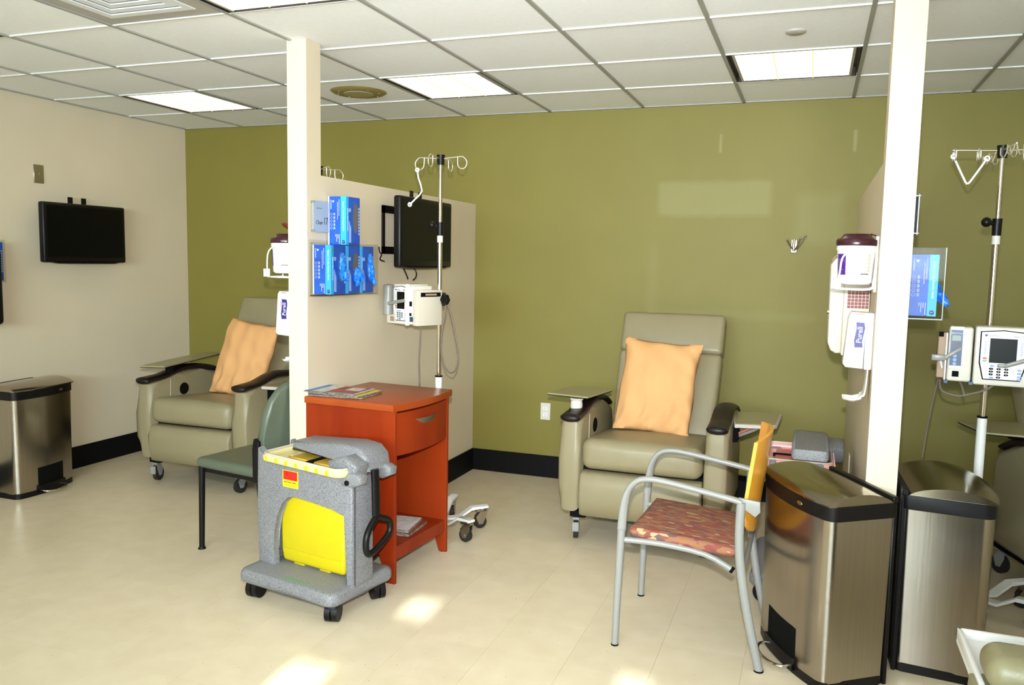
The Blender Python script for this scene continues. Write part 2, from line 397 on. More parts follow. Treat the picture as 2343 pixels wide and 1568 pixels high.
# front wall with window; unseen panel added there, its holes shape the sun patches
wf = MB(); wx0, wx1, wz0, wz1 = 1.2, 7.4, 1.05, 2.33
wf.b2(XL, wx0, YF-0.1, YF, 0, WH); wf.b2(wx1, XR, YF-0.1, YF, 0, WH); wf.b2(wx0, wx1, YF-0.1, YF, 0, wz0); wf.b2(wx0, wx1, YF-0.1, YF, wz1, WH)
struct('wall_front', wf, M_cream)
win = thing('sun_mask', 'unseen pale panel added behind the photographer, its holes shaping the sun patches', 'light mask', (0, YF-0.05, 0))
holes = []
for (tx, ty, hw, hh) in ((2.625, -2.235, 0.07, 0.022), (2.50, -2.93, 0.085, 0.03), (3.60, -2.55, 0.06, 0.02)):
    d = (YF-0.05-ty)/SUN_T.y
    hx = tx + SUN_T.x*d; hz = SUN_T.z*d
    holes.append((hx, hz, hw, hh))
xs = sorted({wx0, wx1} | {h[0]-h[2] for h in holes} | {h[0]+h[2] for h in holes})
zs = sorted({wz0, wz1} | {h[1]-h[3] for h in holes} | {h[1]+h[3] for h in holes})
sh = MB()
for a, b in zip(xs, xs[1:]):
    for c, d in zip(zs, zs[1:]):
        mx_, mz_ = (a+b)/2, (c+d)/2
        if any(abs(mx_-h[0]) < h[2] and abs(mz_-h[1]) < h[3] for h in holes): continue
        sh.b2(a, b, -0.004, 0.004, c, d)
sh.build('sun_mask_panel', mat('sun_mask_cloth', (0.7, 0.72, 0.72), 0.8), win)
struct('window_1', MB().b2(wx0-0.05, wx0, YF-0.02, YF+0.02, wz0-0.05, wz1+0.05).b2(wx1, wx1+0.05, YF-0.02, YF+0.02, wz0-0.05, wz1+0.05).b2(wx0, wx1, YF-0.02, YF+0.02, wz1, wz1+0.05).b2(wx0, wx1, YF-0.02, YF+0.02, wz0-0.05, wz0), M_wmetal)

# partitions
def partition(n, x0, x1):
    p = MB()
    p.b2(x0, x1, PY+0.114, 0, 0, 1.842)
    o = struct('wall_partition_%s' % n, p, M_cream)
    q = MB(); q.b2(x0, x1, PY, PY+0.114, 0, H+0.005); q.build('post', M_cream, o)
    return o
partition('near', PX0, PX1); partition('far', QX0, QX1)
# baseboards
bh = 0.148
def board(name, mb):
    return struct(name, mb, M_base)
board('baseboard_back', MB().b2(XL+0.012, PX0-0.012, -0.012, 0, 0, bh).b2(PX1+0.012, QX0-0.012, -0.012, 0, 0, bh).b2(QX1+0.012, XR, -0.012, 0, 0, bh))
board('baseboard_left', MB().b2(XL, XL+0.012, YF, 0, 0, bh))
board('baseboard_partition', MB().b2(PX1, PX1+0.012, PY+0.12, 0, 0, bh).b2(PX0-0.012, PX0, PY+0.12, 0, 0, bh).b2(QX1, QX1+0.012, PY+0.12, 0, 0, bh).b2(QX0-0.012, QX0, PY+0.12, 0, 0, bh))

# ceiling: slab, grid, tiles
S = 0.6096; BD = 0.5755
ce = struct('ceiling', MB().b2(XL-0.1, XR+0.1, YF-0.1, 0.1, H+0.06, H+0.16), M_plenum)
def gx(i): return S*i
def gy(j): return 0.0 if j == 0 else -BD-S*(j-1)
LIGHTS = {(0, 1), (3, 1), (6, 1), (3, 4), (0, 4), (6, 4), (9, 1), (9, 4), (0, 8), (3, 8), (6, 8)}
VENT = (2, 4)
tmesh = {}
NI, NJ = 14, 14
for i in range(-1, NI):
    for j in range(0, NJ):
        if (i, j) in LIGHTS or (i, j) == VENT: continue
        xa = max(gx(i), XL)+0.002; xb = min(gx(i+1), XR)-0.002; yb = gy(j)-0.002; ya = max(gy(j+1), YF)+0.002
        if xb-xa < 0.02 or yb-ya < 0.02: continue
        key = (round(xb-xa, 3), round(yb-ya, 3))
        if key not in tmesh:
            o = MB().b2(0, key[0], 0, key[1], 0.006, 0.022, 0.003, 1).build('ceiling_tile', M_ceil, ce); tmesh[key] = o.data; o.location = (xa, ya, H)
        else: child(tmesh[key], 'ceiling_tile', ce, (xa, ya, H))
for i in range(0, NI):
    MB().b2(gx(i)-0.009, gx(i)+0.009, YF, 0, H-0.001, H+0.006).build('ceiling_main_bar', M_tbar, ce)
for j in range(1, NJ):
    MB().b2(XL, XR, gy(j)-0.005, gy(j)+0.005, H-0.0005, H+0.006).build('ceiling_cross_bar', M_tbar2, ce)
MB().b2(XL, XL+0.02, YF, 0, H-0.001, H+0.006).b2(XL, XR, -0.02, 0, H-0.001, H+0.006).build('ceiling_edge_angle', M_tbar, ce)

# ceiling lights
lab = {(0, 1): 'lit square ceiling light with grid louvre nearest the left wall', (3, 1): 'lit square ceiling light between the tan round ceiling disc and the green wall, fully white',
       (6, 1): 'lit square ceiling light in front of the small round ceiling cap', (3, 4): 'lit ceiling light cut off by the top edge beside the air vent',
       (0, 4): 'ceiling light at the far left edge of the picture, only its dark corner showing', (6, 4): 'ceiling light above the photographer, outside the picture',
       (9, 1): 'ceiling light beyond the second post, over the third bay', (9, 4): 'ceiling light beyond the second post, nearer the window', (0, 8): 'rear ceiling light by the left wall',
       (3, 8): 'rear ceiling light in the middle of the room', (6, 8): 'rear ceiling light towards the right of the room'}
for (i, j) in sorted(LIGHTS):
    xa, xb = gx(i)+0.012, gx(i+1)-0.012; yb, ya = gy(j)-0.010, gy(j+1)+0.010
    t = thing('ceiling_light', lab[(i, j)], 'ceiling light', (0, 0, 0), 0, 'square fluorescent ceiling lights')
    f = MB(); d = 0.035
    f.b2(xa, xb, ya, yb, H+0.045, H+0.05); f.b2(xa, xa+0.004, ya, yb, H, H+0.045); f.b2(xb-0.004, xb, ya, yb, H, H+0.045)
    f.b2(xa, xb, ya, ya+0.004, H, H+0.045); f.b2(xa, xb, yb-0.004, yb, H, H+0.045)
    f.build('frame', M_lightfr, t)
    MB().b2(xa+d, xb-d, ya+0.012, yb-0.012, H+0.004, H+0.016).build('diffuser', M_diff, t)
    l = MB()
    for k in (1, 2):
        xx = xa+d+(xb-xa-2*d)*k/3; l.b2(xx-0.003, xx+0.003, ya+0.012, yb-0.012, H+0.0005, H+0.004)
        yy = ya+(yb-ya)*k/3; l.b2(xa+d, xb-d, yy-0.003, yy+0.003, H+0.0005, H+0.004)
    l.build('louvre', M_louv, t)
    for a_ in (xa+d-0.012, xb-d): MB().b2(a_, a_+0.012, ya+0.01, yb-0.01, H, H+0.02).build('trim_strip', M_ventfr, t)
# air vent
i, j = VENT
t = thing('ceiling_vent', 'square white air vent of nested frames in the ceiling', 'vent')
xa, xb = gx(i)+0.012, gx(i+1)-0.012; yb, ya = gy(j)-0.010, gy(j+1)+0.010
def ring(mb, x0, x1, y0, y1, wd, z0, z1):
    mb.b2(x0, x1, y0, y0+wd, z0, z1); mb.b2(x0, x1, y1-wd, y1, z0, z1); mb.b2(x0, x0+wd, y0+wd, y1-wd, z0, z1); mb.b2(x1-wd, x1, y0+wd, y1-wd, z0, z1)
m = MB(); ring(m, xa, xb, ya, yb, 0.075, H+0.004, H+0.012); m.build('frame', M_ventfr, t)
MB().b2(xa, xb, ya, yb, H+0.04, H+0.045).build('backing', M_plenum, t)
for k in range(5):
    d = 0.075+k*0.042
    m = MB(); ring(m, xa+d, xb-d, ya+d, yb-d, 0.036, H+0.001+0.005*k, H+0.006+0.005*k); m.build('vane', M_vent, t)
MB().b2(xa+0.285, xb-0.285, ya+0.285, yb-0.285, H+0.02, H+0.03).build('centre_plate', M_vent, t)
# round disc & sprinkler cap
cx, cy = gx(2)+0.305, gy(1)-0.305
t = thing('ceiling_speaker', 'large round tan perforated disc set in the ceiling', 'speaker', (cx, cy, H+0.006))
MB().lathe([(0, -0.012), (0.09, -0.012), (0.15, -0.009), (0.165, 0.0)], n=36).build('grille', M_brownvent, t)
m = MB(); m.lathe([(0.088, -0.0125), (0.085, -0.016), (0.0, -0.016)], n=30)
m.build('centre_cone', mat('tan_disc_centre', (0.36, 0.31, 0.16), 0.6), t)
m = MB()
for k in range(8): m.sph((0.125*math.cos(k*PI/4+0.2), 0.125*math.sin(k*PI/4+0.2), -0.0115), 0.004, n=6)
m.build('screws', M_chrome, t)
t = MB().lathe([(0, -0.010), (0.034, -0.010), (0.042, -0.006), (0.042, 0.0)], n=28).build('sprinkler_cap', M_ventfr)
t.location = (3.983, -1.49, H+0.006); tag(t, 'small flat round sprinkler cap in a ceiling tile near the right post', 'sprinkler cap')

# ------------------------------------------------------------------ casters
def caster_parts(parent, loc, rz=0, rw=0.045, ww=0.024, style='grey', hub=True, top=0.13, lever=False):
    Mx = Matrix.Translation(loc) @ Matrix.Rotation(rz, 4, 'Z')
    w_ = MB()
    w_.cyl((-ww/2, 0.015, rw), (ww/2, 0.015, rw), rw, n=20, M=Mx)
    wheel = w_.build('caster_wheel', M_dkgrey if style != 'black' else M_blk, parent)
    f = MB()
    for sx in (-1, 1):
        f.prism([(0.015-0.012, rw-0.012), (0.015+0.012, rw-0.012), (0.015+0.028, rw+0.03), (0.01, top-0.012), (-0.02, top-0.012), (-0.016, rw+0.03)], sx*(ww/2+0.002), sx*(ww/2+0.005), 'x', M=Mx)
    f.b2(-ww/2-0.005, ww/2+0.005, -0.024, 0.04, top-0.02, top-0.010, M=Mx)
    f.cyl((0, 0, top-0.012), (0, 0, top+0.004), 0.012, n=12, M=Mx)
    f.cyl((-ww/2-0.006, 0.015, rw), (ww/2+0.006, 0.015, rw), 0.008, n=10, M=Mx)
    f.build('caster_fork', {'grey': M_gmetal, 'chrome': M_nickel, 'black': M_blk}[style], parent)
    if lever:
        MB().box((0, -0.045, rw+0.032), (0.036, 0.012, 0.05), 0.003, 1, M=Mx).build('brake_lever', M_gmetal, parent)

# ------------------------------------------------------------------ recliners
def arm_profile():
    return [(-0.385, 0.165), (-0.40, 0.30), (-0.405, 0.45), (-0.395, 0.64), (-0.30, 0.652), (-0.22, 0.664), (-0.15, 0.680), (-0.06, 0.692), (0.08, 0.686), (0.22, 0.660), (0.33, 0.61), (0.36, 0.55),
            (0.36, 0.20), (0.33, 0.165)]
def cap_path():
    return [(-0.405, 0.664), (-0.34, 0.668), (-0.26, 0.672), (-0.19, 0.686), (-0.12, 0.702), (-0.03, 0.710), (0.08, 0.703), (0.22, 0.676), (0.32, 0.632)]
def recliner(label, loc, rz=0, vinyl=None, pads=False):
    V = vinyl or M_vinyl
    t = thing('recliner', label, 'recliner', loc, rz)
    for s in (-1, 1):
        a = MB(); a.prism([(y, min(z, 0.63) if pads else z) for y, z in arm_profile()], s*0.315, s*0.425, 'x', 0.038, 5)
        arm = a.build('arm', V, t, ang=60)
        if s < 0:
            MB().lathe([(0, 0.0045), (0.9, 0.0045), (1, 0)], n=24, M=frame((-0.3145, -0.10, 0.575), (0, 1, 0), (0, 0, 1)) @ Matrix.Diagonal((0.042, 0.040, 1, 1))).build('recline_latch', M_matblk, arm)
        MB().tube([(s*0.3145, -0.22, 0.655), (s*0.3135, -0.225, 0.55), (s*0.3135, -0.215, 0.40)], 0.0016, 6).build('seam', M_beige, arm)
        if pads:
            c = MB(); c.box((s*0.37, -0.012, 0.665), (0.125, 0.73, 0.075), 0.035, 5); c.build('arm_pad', V, t, ang=70)
        else:
            c = MB(); c.tube([(s*0.37, y, z) for y, z in cap_path()], 0.02, 16, smooth=3, flat=(0.019, 0.053), upv=(0, 0, 1))
            c.sph((s*0.37, -0.40, 0.660), 0.052, (1.03, 0.45, 0.42), n=12)
            c.build('arm_cap', M_armcap, t, ang=60)
    # seat cushion with a crown and a rolled front
    def cushion(x0, x1, y0, y1, z0, z1, crown, r, name, back=0.0):
        c = MB(); c.box(((x0+x1)/2, (y0+y1)/2, (z0+z1)/2), (x1-x0, y1-y0, z1-z0), r, 6)
        bmesh.ops.subdivide_edges(c.bm, edges=[e for e in c.bm.edges if e.calc_length() > 0.15], cuts=6, use_grid_fill=True)
        for v in c.bm.verts:
            u = (v.co.x-(x0+x1)/2)/((x1-x0)/2); w_ = (v.co.y-(y0+y1)/2)/((y1-y0)/2)
            if v.co.z > (z0+z1)/2: v.co.z += crown*(1-u*u)*(1-w_*w_) - back*max(0, (v.co.y-y0)/(y1-y0))
            q = (v.co.z-(z0+z1)/2)/((z1-z0)/2)
            if v.co.y < (y0+y1)/2: v.co.y -= 0.012*(1-u*u)*(1-q*q)
        return c.build(name, V, t, ang=70)
    cushion(-0.308, 0.308, -0.415, 0.26, 0.398, 0.562, 0.022, 0.05, 'seat_cushion', 0.06)
    # footrest panel
    f = MB()
    f.prism([(-0.345, 0.17), (-0.385, 0.148), (-0.415, 0.16), (-0.432, 0.24), (-0.430, 0.32), (-0.42, 0.372), (-0.395, 0.386), (-0.345, 0.386)], -0.310, 0.310, 'x', 0.014, 3)
    f.build('footrest', V, t, ang=60)
    MB().b2(-0.309, 0.309, -0.34, 0.30, 0.20, 0.40).build('seat_base', M_matblk, t)
    # backrest leaning towards the wall, split by the head seam
    th = math.atan2(0.335, 0.71); Mb = Matrix.Translation((0, 0.155, 0.46)) @ Matrix.Rotation(-th, 4, 'X')
    L = 0.79
    def pad(z0, z1, w0, w1, name, bulge):
        c = MB(); c.box((0, 0.065, (z0+z1)/2), (1, 0.13, z1-z0), 0.028, 5)
        bmesh.ops.subdivide_edges(c.bm, edges=[e for e in c.bm.edges if e.calc_length() > 0.12], cuts=5, use_grid_fill=True)
        for v in c.bm.verts:
            q = (v.co.z-z0)/(z1-z0); ww = w0+(w1-w0)*q; u = v.co.x/0.5; 
            edge = 1.0
            v.co.x = (ww*u) if abs(u) < 0.94 else math.copysign(ww-(1-abs(u))*0.5, u)
            if v.co.y < 0.06: v.co.y -= bulge*(1-u*u)*(1-(2*q-1)**2)
        bmesh.ops.transform(c.bm, matrix=Mb, verts=c.bm.verts[:])
        return c.build(name, V, t, ang=70)
    pad(0.0, 0.545, 0.286, 0.300, 'backrest', 0.022); pad(0.543, L, 0.300, 0.302, 'headrest', 0.016)
    MB().box((0, 0.15, 0.36), (0.52, 0.03, 0.66), 0.01, 2, M=Mb).build('back_panel', V, t)
    u_ = MB(); u_.b2(-0.30, 0.30, -0.28, 0.42, 0.125, 0.165); u_.b2(-0.37, -0.29, -0.36, 0.40, 0.128, 0.16); u_.b2(0.29, 0.37, -0.36, 0.40, 0.128, 0.16)
    u_.b2(-0.30, 0.30, 0.26, 0.40, 0.165, 0.46)
    u_.build('underframe', M_matblk, t)
    caster_parts(t, (-0.345, -0.325, 0), R(12), top=0.13, lever=True)
    caster_parts(t, (0.325, -0.325, 0), R(170), top=0.13)
    caster_parts(t, (-0.335, 0.36, 0), R(20), top=0.13)
    caster_parts(t, (0.335, 0.36, 0), R(-30), top=0.13)
    return t
def tray(parent, pts, z, th=0.009, rim=False, px=None, off=(0, 0), bracket=None):
    # pts in the recliner's own coordinates
    m = MB(); m.prism(pts, z, z+th, 'z', 0.002, 1); o = m.build('tray', M_tray if not rim else M_traylip, parent)
    if rim:
        cx = sum(p[0] for p in pts)/len(pts); cy = sum(p[1] for p in pts)/len(pts)
        q = [(cx+(p[0]-cx)*0.93, cy+(p[1]-cy)*0.93) for p in pts]
        MB().prism(q, z+th, z+th+0.0015, 'z').build('tray_surface', M_tray, o)
    else:
        MB().prism([(p[0]*1.0, p[1]) for p in pts], z-0.003, z-0.0002, 'z').build('tray_edge', M_matblk, o)
    return o

CH = (3.335, -0.80, 0)
rec1 = recliner('beige vinyl recliner with peach pillow in the middle bay, facing forward between the two partitions', CH)
def loc_(p, c, a=0.0): dx, dy = p[0]-c[0], p[1]-c[1]; return (dx*math.cos(a)+dy*math.sin(a), -dx*math.sin(a)+dy*math.cos(a))
tr = tray(rec1, [loc_(p, CH) for p in ((2.784, -1.024), (2.829, -0.74), (3.076, -0.757), (3.019, -1.065))], 0.744)
m = MB(); m.lathe([(0.0, 0), (0.03, 0), (0.033, 0.02), (0.03, 0.045), (0.036, 0.052), (0.036, 0.056), (0, 0.056)], (2.955-CH[0], -1.02-CH[1]-0.03, 0.683), 18); m.build('tray_mount', M_wht2, rec1)
MB().lathe([(0, 0), (0.062, 0), (0.062, 0.005), (0, 0.005)], (2.955-CH[0], -0.985-CH[1], 0.736), 20).build('mount_plate', M_matblk, rec1)
tr = tray(rec1, [loc_(p, CH) for p in ((3.768, -1.03), (3.775, -1.055), (3.955, -1.01), (3.972, -0.985), (3.985, -0.66), (3.96, -0.635), (3.745, -0.675), (3.74, -0.70))], 0.652, 0.018, rim=True)
m = MB(); m.tube([(0.43, -0.10, 0.575), (0.52, -0.12, 0.62), (0.56, -0.12, 0.645)], 0.008, 8); m.tube([(0.435, -0.05, 0.60), (0.56, -0.05, 0.645)], 0.006, 8); m.build('tray_bracket', M_gmetal, rec1)
MB().b2(0.425, 0.45, -0.16, 0.0, 0.56, 0.652).build('bracket_block', M_matblk, rec1)
MB().tube([(0.445, -0.13, 0.60), (0.50, -0.125, 0.628), (0.55, -0.12, 0.64)], 0.006, 8).build('bracket_spring', mat('copper_rod', (0.5, 0.14, 0.07), 0.3), rec1)

CH2 = (0.518, -0.80, 0)
rec2 = recliner('beige vinyl recliner with orange pillow by the cream left wall', CH2)
tray(rec2, [loc_(p, CH2) for p in ((0.15, -1.22), (0.31, -1.185), (0.09, -0.36), (-0.04, -0.42))], 0.752)
m = MB(); m.lathe([(0.0, 0), (0.025, 0), (0.03, 0.03), (0.05, 0.055), (0, 0.055)], (0.20-CH2[0], -1.02-CH2[1], 0.698), 18); m.build('tray_mount', M_matblk, rec2)
tray(rec2, [loc_(p, CH2) for p in ((0.975, -1.10), (1.20, -1.08), (1.21, -0.72), (0.96, -0.70))], 0.652, 0.018, rim=True)
MB().b2(0.425, 0.46, -0.20, -0.05, 0.56, 0.652).b2(0.46, 0.60, -0.14, -0.11, 0.635, 0.65).build('tray_bracket', M_matblk, rec2)

CH3 = (5.46, -1.04, 0); A3 = R(17)
rec3 = recliner('dark shadowed recliner at the right edge beyond the second post', CH3, A3)
tray(rec3, [loc_(p, CH3, A3) for p in ((4.79, -0.83), (4.86, -1.10), (5.20, -1.12), (5.28, -0.85), (5.12, -0.72))], 0.728)
mp_ = loc_((5.01, -0.93), CH3, A3)
m = MB(); m.lathe([(0.0, 0), (0.025, 0), (0.03, 0.03), (0.05, 0.04), (0, 0.04)], (mp_[0], mp_[1], 0.688), 16); m.build('tray_mount', M_matblk, rec3)

NC = (4.845, -3.76, 0)
rec4 = recliner('olive recliner with padded arm cut off by the bottom right corner', NC, R(-90), M_vinyl2, pads=True)
m = MB(); m.box((-0.465, 0.025, 0.605), (0.31, 0.82, 0.02), 0.008, 3)
o = m.build('side_tray', M_wmetal, rec4)
m = MB(); m.b2(-0.62, -0.607, -0.385, 0.43, 0.61, 0.635, 0.004).b2(-0.62, -0.32, -0.385, -0.373, 0.61, 0.635, 0.004).build('tray_rim', M_wmetal, o)

# ------------------------------------------------------------------ pillows
def pillow(label, loc, w_, h_, th, tilt, rollz, seed, grp='pillows on the recliners'):
    rnd = random.Random(seed); ph = [rnd.uniform(0, 6) for _ in range(8)]
    m = MB(); n = 30
    def f(sgn):
        def g(u, v):
            x = 2*u-1; z = 2*v-1
            prof = max(0.0, (1-abs(x)**2.6))**0.55 * max(0.0, (1-abs(z)**2.6))**0.55
            pinch = 1-0.045*(1-abs(x)**2)*abs(z)**6
            wr = 0.009*math.sin(9*x+5*z+ph[0])*math.sin(4*z-3*x+ph[1]) + 0.009*math.sin(15*(x*0.6+z)+ph[2])*max(0, x)**2 + 0.009*math.sin(13*(x-z)+ph[3])*max(0, -z)**2
            wr += 0.006*math.sin(22*x+ph[4]+6*z*z)*max(0, -z)
            ex = 1-0.05*(1-abs(z)**2)*abs(x)**8+0.02*math.sin(5*z+ph[5])*abs(x)**8
            y = sgn*(prof*th/2) - (wr*min(1, prof*2.2))
            fl = 0.008*math.sin(7*z+ph[6])*abs(x)**6+0.008*math.sin(8*x+ph[7])*abs(z)**6
            return (x*w_/2*ex, y+fl, z*h_/2*pinch)
        return g
    A = m.grid(f(1), n, n); B = m.grid(f(-1), n, n)
    bmesh.ops.remove_doubles(m.bm, verts=m.bm.verts[:], dist=0.0008)
    # open end hem of the pillowcase
    o = m.build('pillow', M_pillow, ang=80)
    o.matrix_world = Matrix.Translation(loc) @ Matrix.Rotation(rollz, 4, 'Y') @ Matrix.Rotation(-tilt, 4, 'X')
    tag(o, label, 'pillow', grp); return o
pillow('pale peach pillow propped on the middle recliner seat', (3.325, -0.735, 0.783), 0.425, 0.525, 0.13, R(19), R(3.5), 1)
pillow('deeper orange pillow leaning on the recliner by the left wall', (0.575, -0.745, 0.775), 0.405, 0.52, 0.13, R(18), R(7), 5)

# ------------------------------------------------------------------ cherry cabinet
cab = thing('bedside_cabinet', 'cherry wood bedside cabinet with one drawer and an open shelf, against the near partition', 'cabinet', (2.182, -1.790, 0), R(85.4))
hw = 0.2425
for s in (-1, 1):
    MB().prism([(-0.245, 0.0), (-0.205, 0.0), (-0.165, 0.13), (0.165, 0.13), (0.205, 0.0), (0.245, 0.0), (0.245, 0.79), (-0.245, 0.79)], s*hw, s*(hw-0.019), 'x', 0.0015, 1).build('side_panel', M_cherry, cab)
MB().b2(-hw+0.019, hw-0.019, 0.225, 0.24, 0.13, 0.79).build('back_panel', M_cherry, cab)
def bow(y0, y1, x0, x1, n=10, d=0.03):
    f = [(x0+(x1-x0)*k/n, y0-d*(1-(2*k/n-1)**2)) for k in range(n+1)]
    return f+[(x1, y1), (x0, y1)]
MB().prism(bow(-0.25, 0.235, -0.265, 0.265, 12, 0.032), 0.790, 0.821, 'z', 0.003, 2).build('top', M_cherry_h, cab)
dr = MB().prism(bow(-0.243, -0.222, -hw+0.021, hw-0.021, 12, 0.026), 0.585, 0.778, 'z', 0.002, 1).build('drawer', M_cherry, cab)
hp = [(-0.075, -0.274, 0.742), (-0.045, -0.283, 0.726), (0.0, -0.289, 0.720), (0.045, -0.283, 0.726), (0.075, -0.274, 0.742)]
m = MB(); n = 14
def hf(sg):
    def g(u, v):
        x = -0.105+0.21*u; zt = 0.735; zb = 0.735-0.032*(1-(2*u-1)**2)
        z = zb+(zt-zb)*v; return (x, -0.262-0.018*(1-(2*u-1)**2)*(1 if sg else 0.3)*(0.4+0.6*v), z)
    return g
m.grid(hf(1), n, 4); m.grid(hf(0), n, 4); m.build('handle', M_nickel, dr)
MB().b2(-hw+0.019, hw-0.019, -0.22, 0.225, 0.575, 0.586).build('drawer_floor', M_cherry, cab)
MB().b2(-hw+0.019, hw-0.019, -0.238, 0.225, 0.148, 0.166).b2(-hw+0.019, hw-0.019, -0.238, -0.222, 0.105, 0.148).build('shelf', M_cherry, cab)
for s in (-1, 1):
    MB().cyl((s*0.232, -0.222, -0.0), (s*0.232, -0.222, 0.003), 0.010, n=10).build('foot_glide', M_matblk, cab)

# magazines
def magazine(label, loc, rz, w_, h_, th, cover, grp, extras=()):
    t = thing('magazine', label, 'magazine', loc, rz, grp)
    MB().b2(-w_/2, w_/2, -h_/2, h_/2, 0.0005, th-0.0008).build('pages', M_pages, t)
    m = MB()
    def g(u, v): return (-w_/2+w_*u, -h_/2+h_*v, th-0.0006+0.0035*math.sin(PI*u)*0.5+0.006*max(0, 0.5-u)**2*extras_k)
    extras_k = 2.0
    V = m.grid(g, 10, 2)
    m.b2(-w_/2-0.0008, -w_/2+0.001, -h_/2, h_/2, 0, th)
    c = m.build('cover', cover, t, fix=False)
    for (x0, x1, y0, y1, mm) in extras:
        q = MB()
        def g2(u, v):
            uu = x0+(x1-x0)*u
            return (-w_/2+w_*uu, -h_/2+h_*(y0+(y1-y0)*v), th+0.0006+0.0035*math.sin(PI*uu)*0.5+0.006*max(0, 0.5-uu)**2*2)
        q.grid(g2, 8, 1); q.build('cover_print', mm, c, fix=False)
    return t
zt = 0.8215
magazine('grey folded magazine at the bottom of the stack on the cabinet top', (2.065, -1.905, zt), R(4), 0.28, 0.20, 0.006, M_pages, 'magazines stacked on the cabinet top')
magazine('yellow bordered magazine in the middle of the stack on the cabinet top', (2.06, -1.90, zt+0.007), R(-3), 0.275, 0.205, 0.006, M_gold, 'magazines stacked on the cabinet top')
magazine('white and blue magazine with red photo on top of the cabinet stack', (2.035, -1.905, zt+0.014), R(0), 0.27, 0.195, 0.005, M_paper, 'magazines stacked on the cabinet top',
         ((0.03, 0.16, 0, 1, M_paper_b), (0.42, 0.95, 0.05, 0.95, M_paper_r), (0.62, 0.9, 0.45, 0.85, M_paper), (0.70, 0.97, 0.03, 0.12, M_paper_b)))
magazine('grey magazine lying on top inside the open cabinet shelf', (2.24, -1.80, 0.182), R(8), 0.27, 0.20, 0.014, M_paper, 'magazines on the cabinet shelf')
magazine('red edged magazine underneath inside the open cabinet shelf', (2.25, -1.79, 0.167), R(3), 0.28, 0.21, 0.014, M_paper_r, 'magazines on the cabinet shelf')

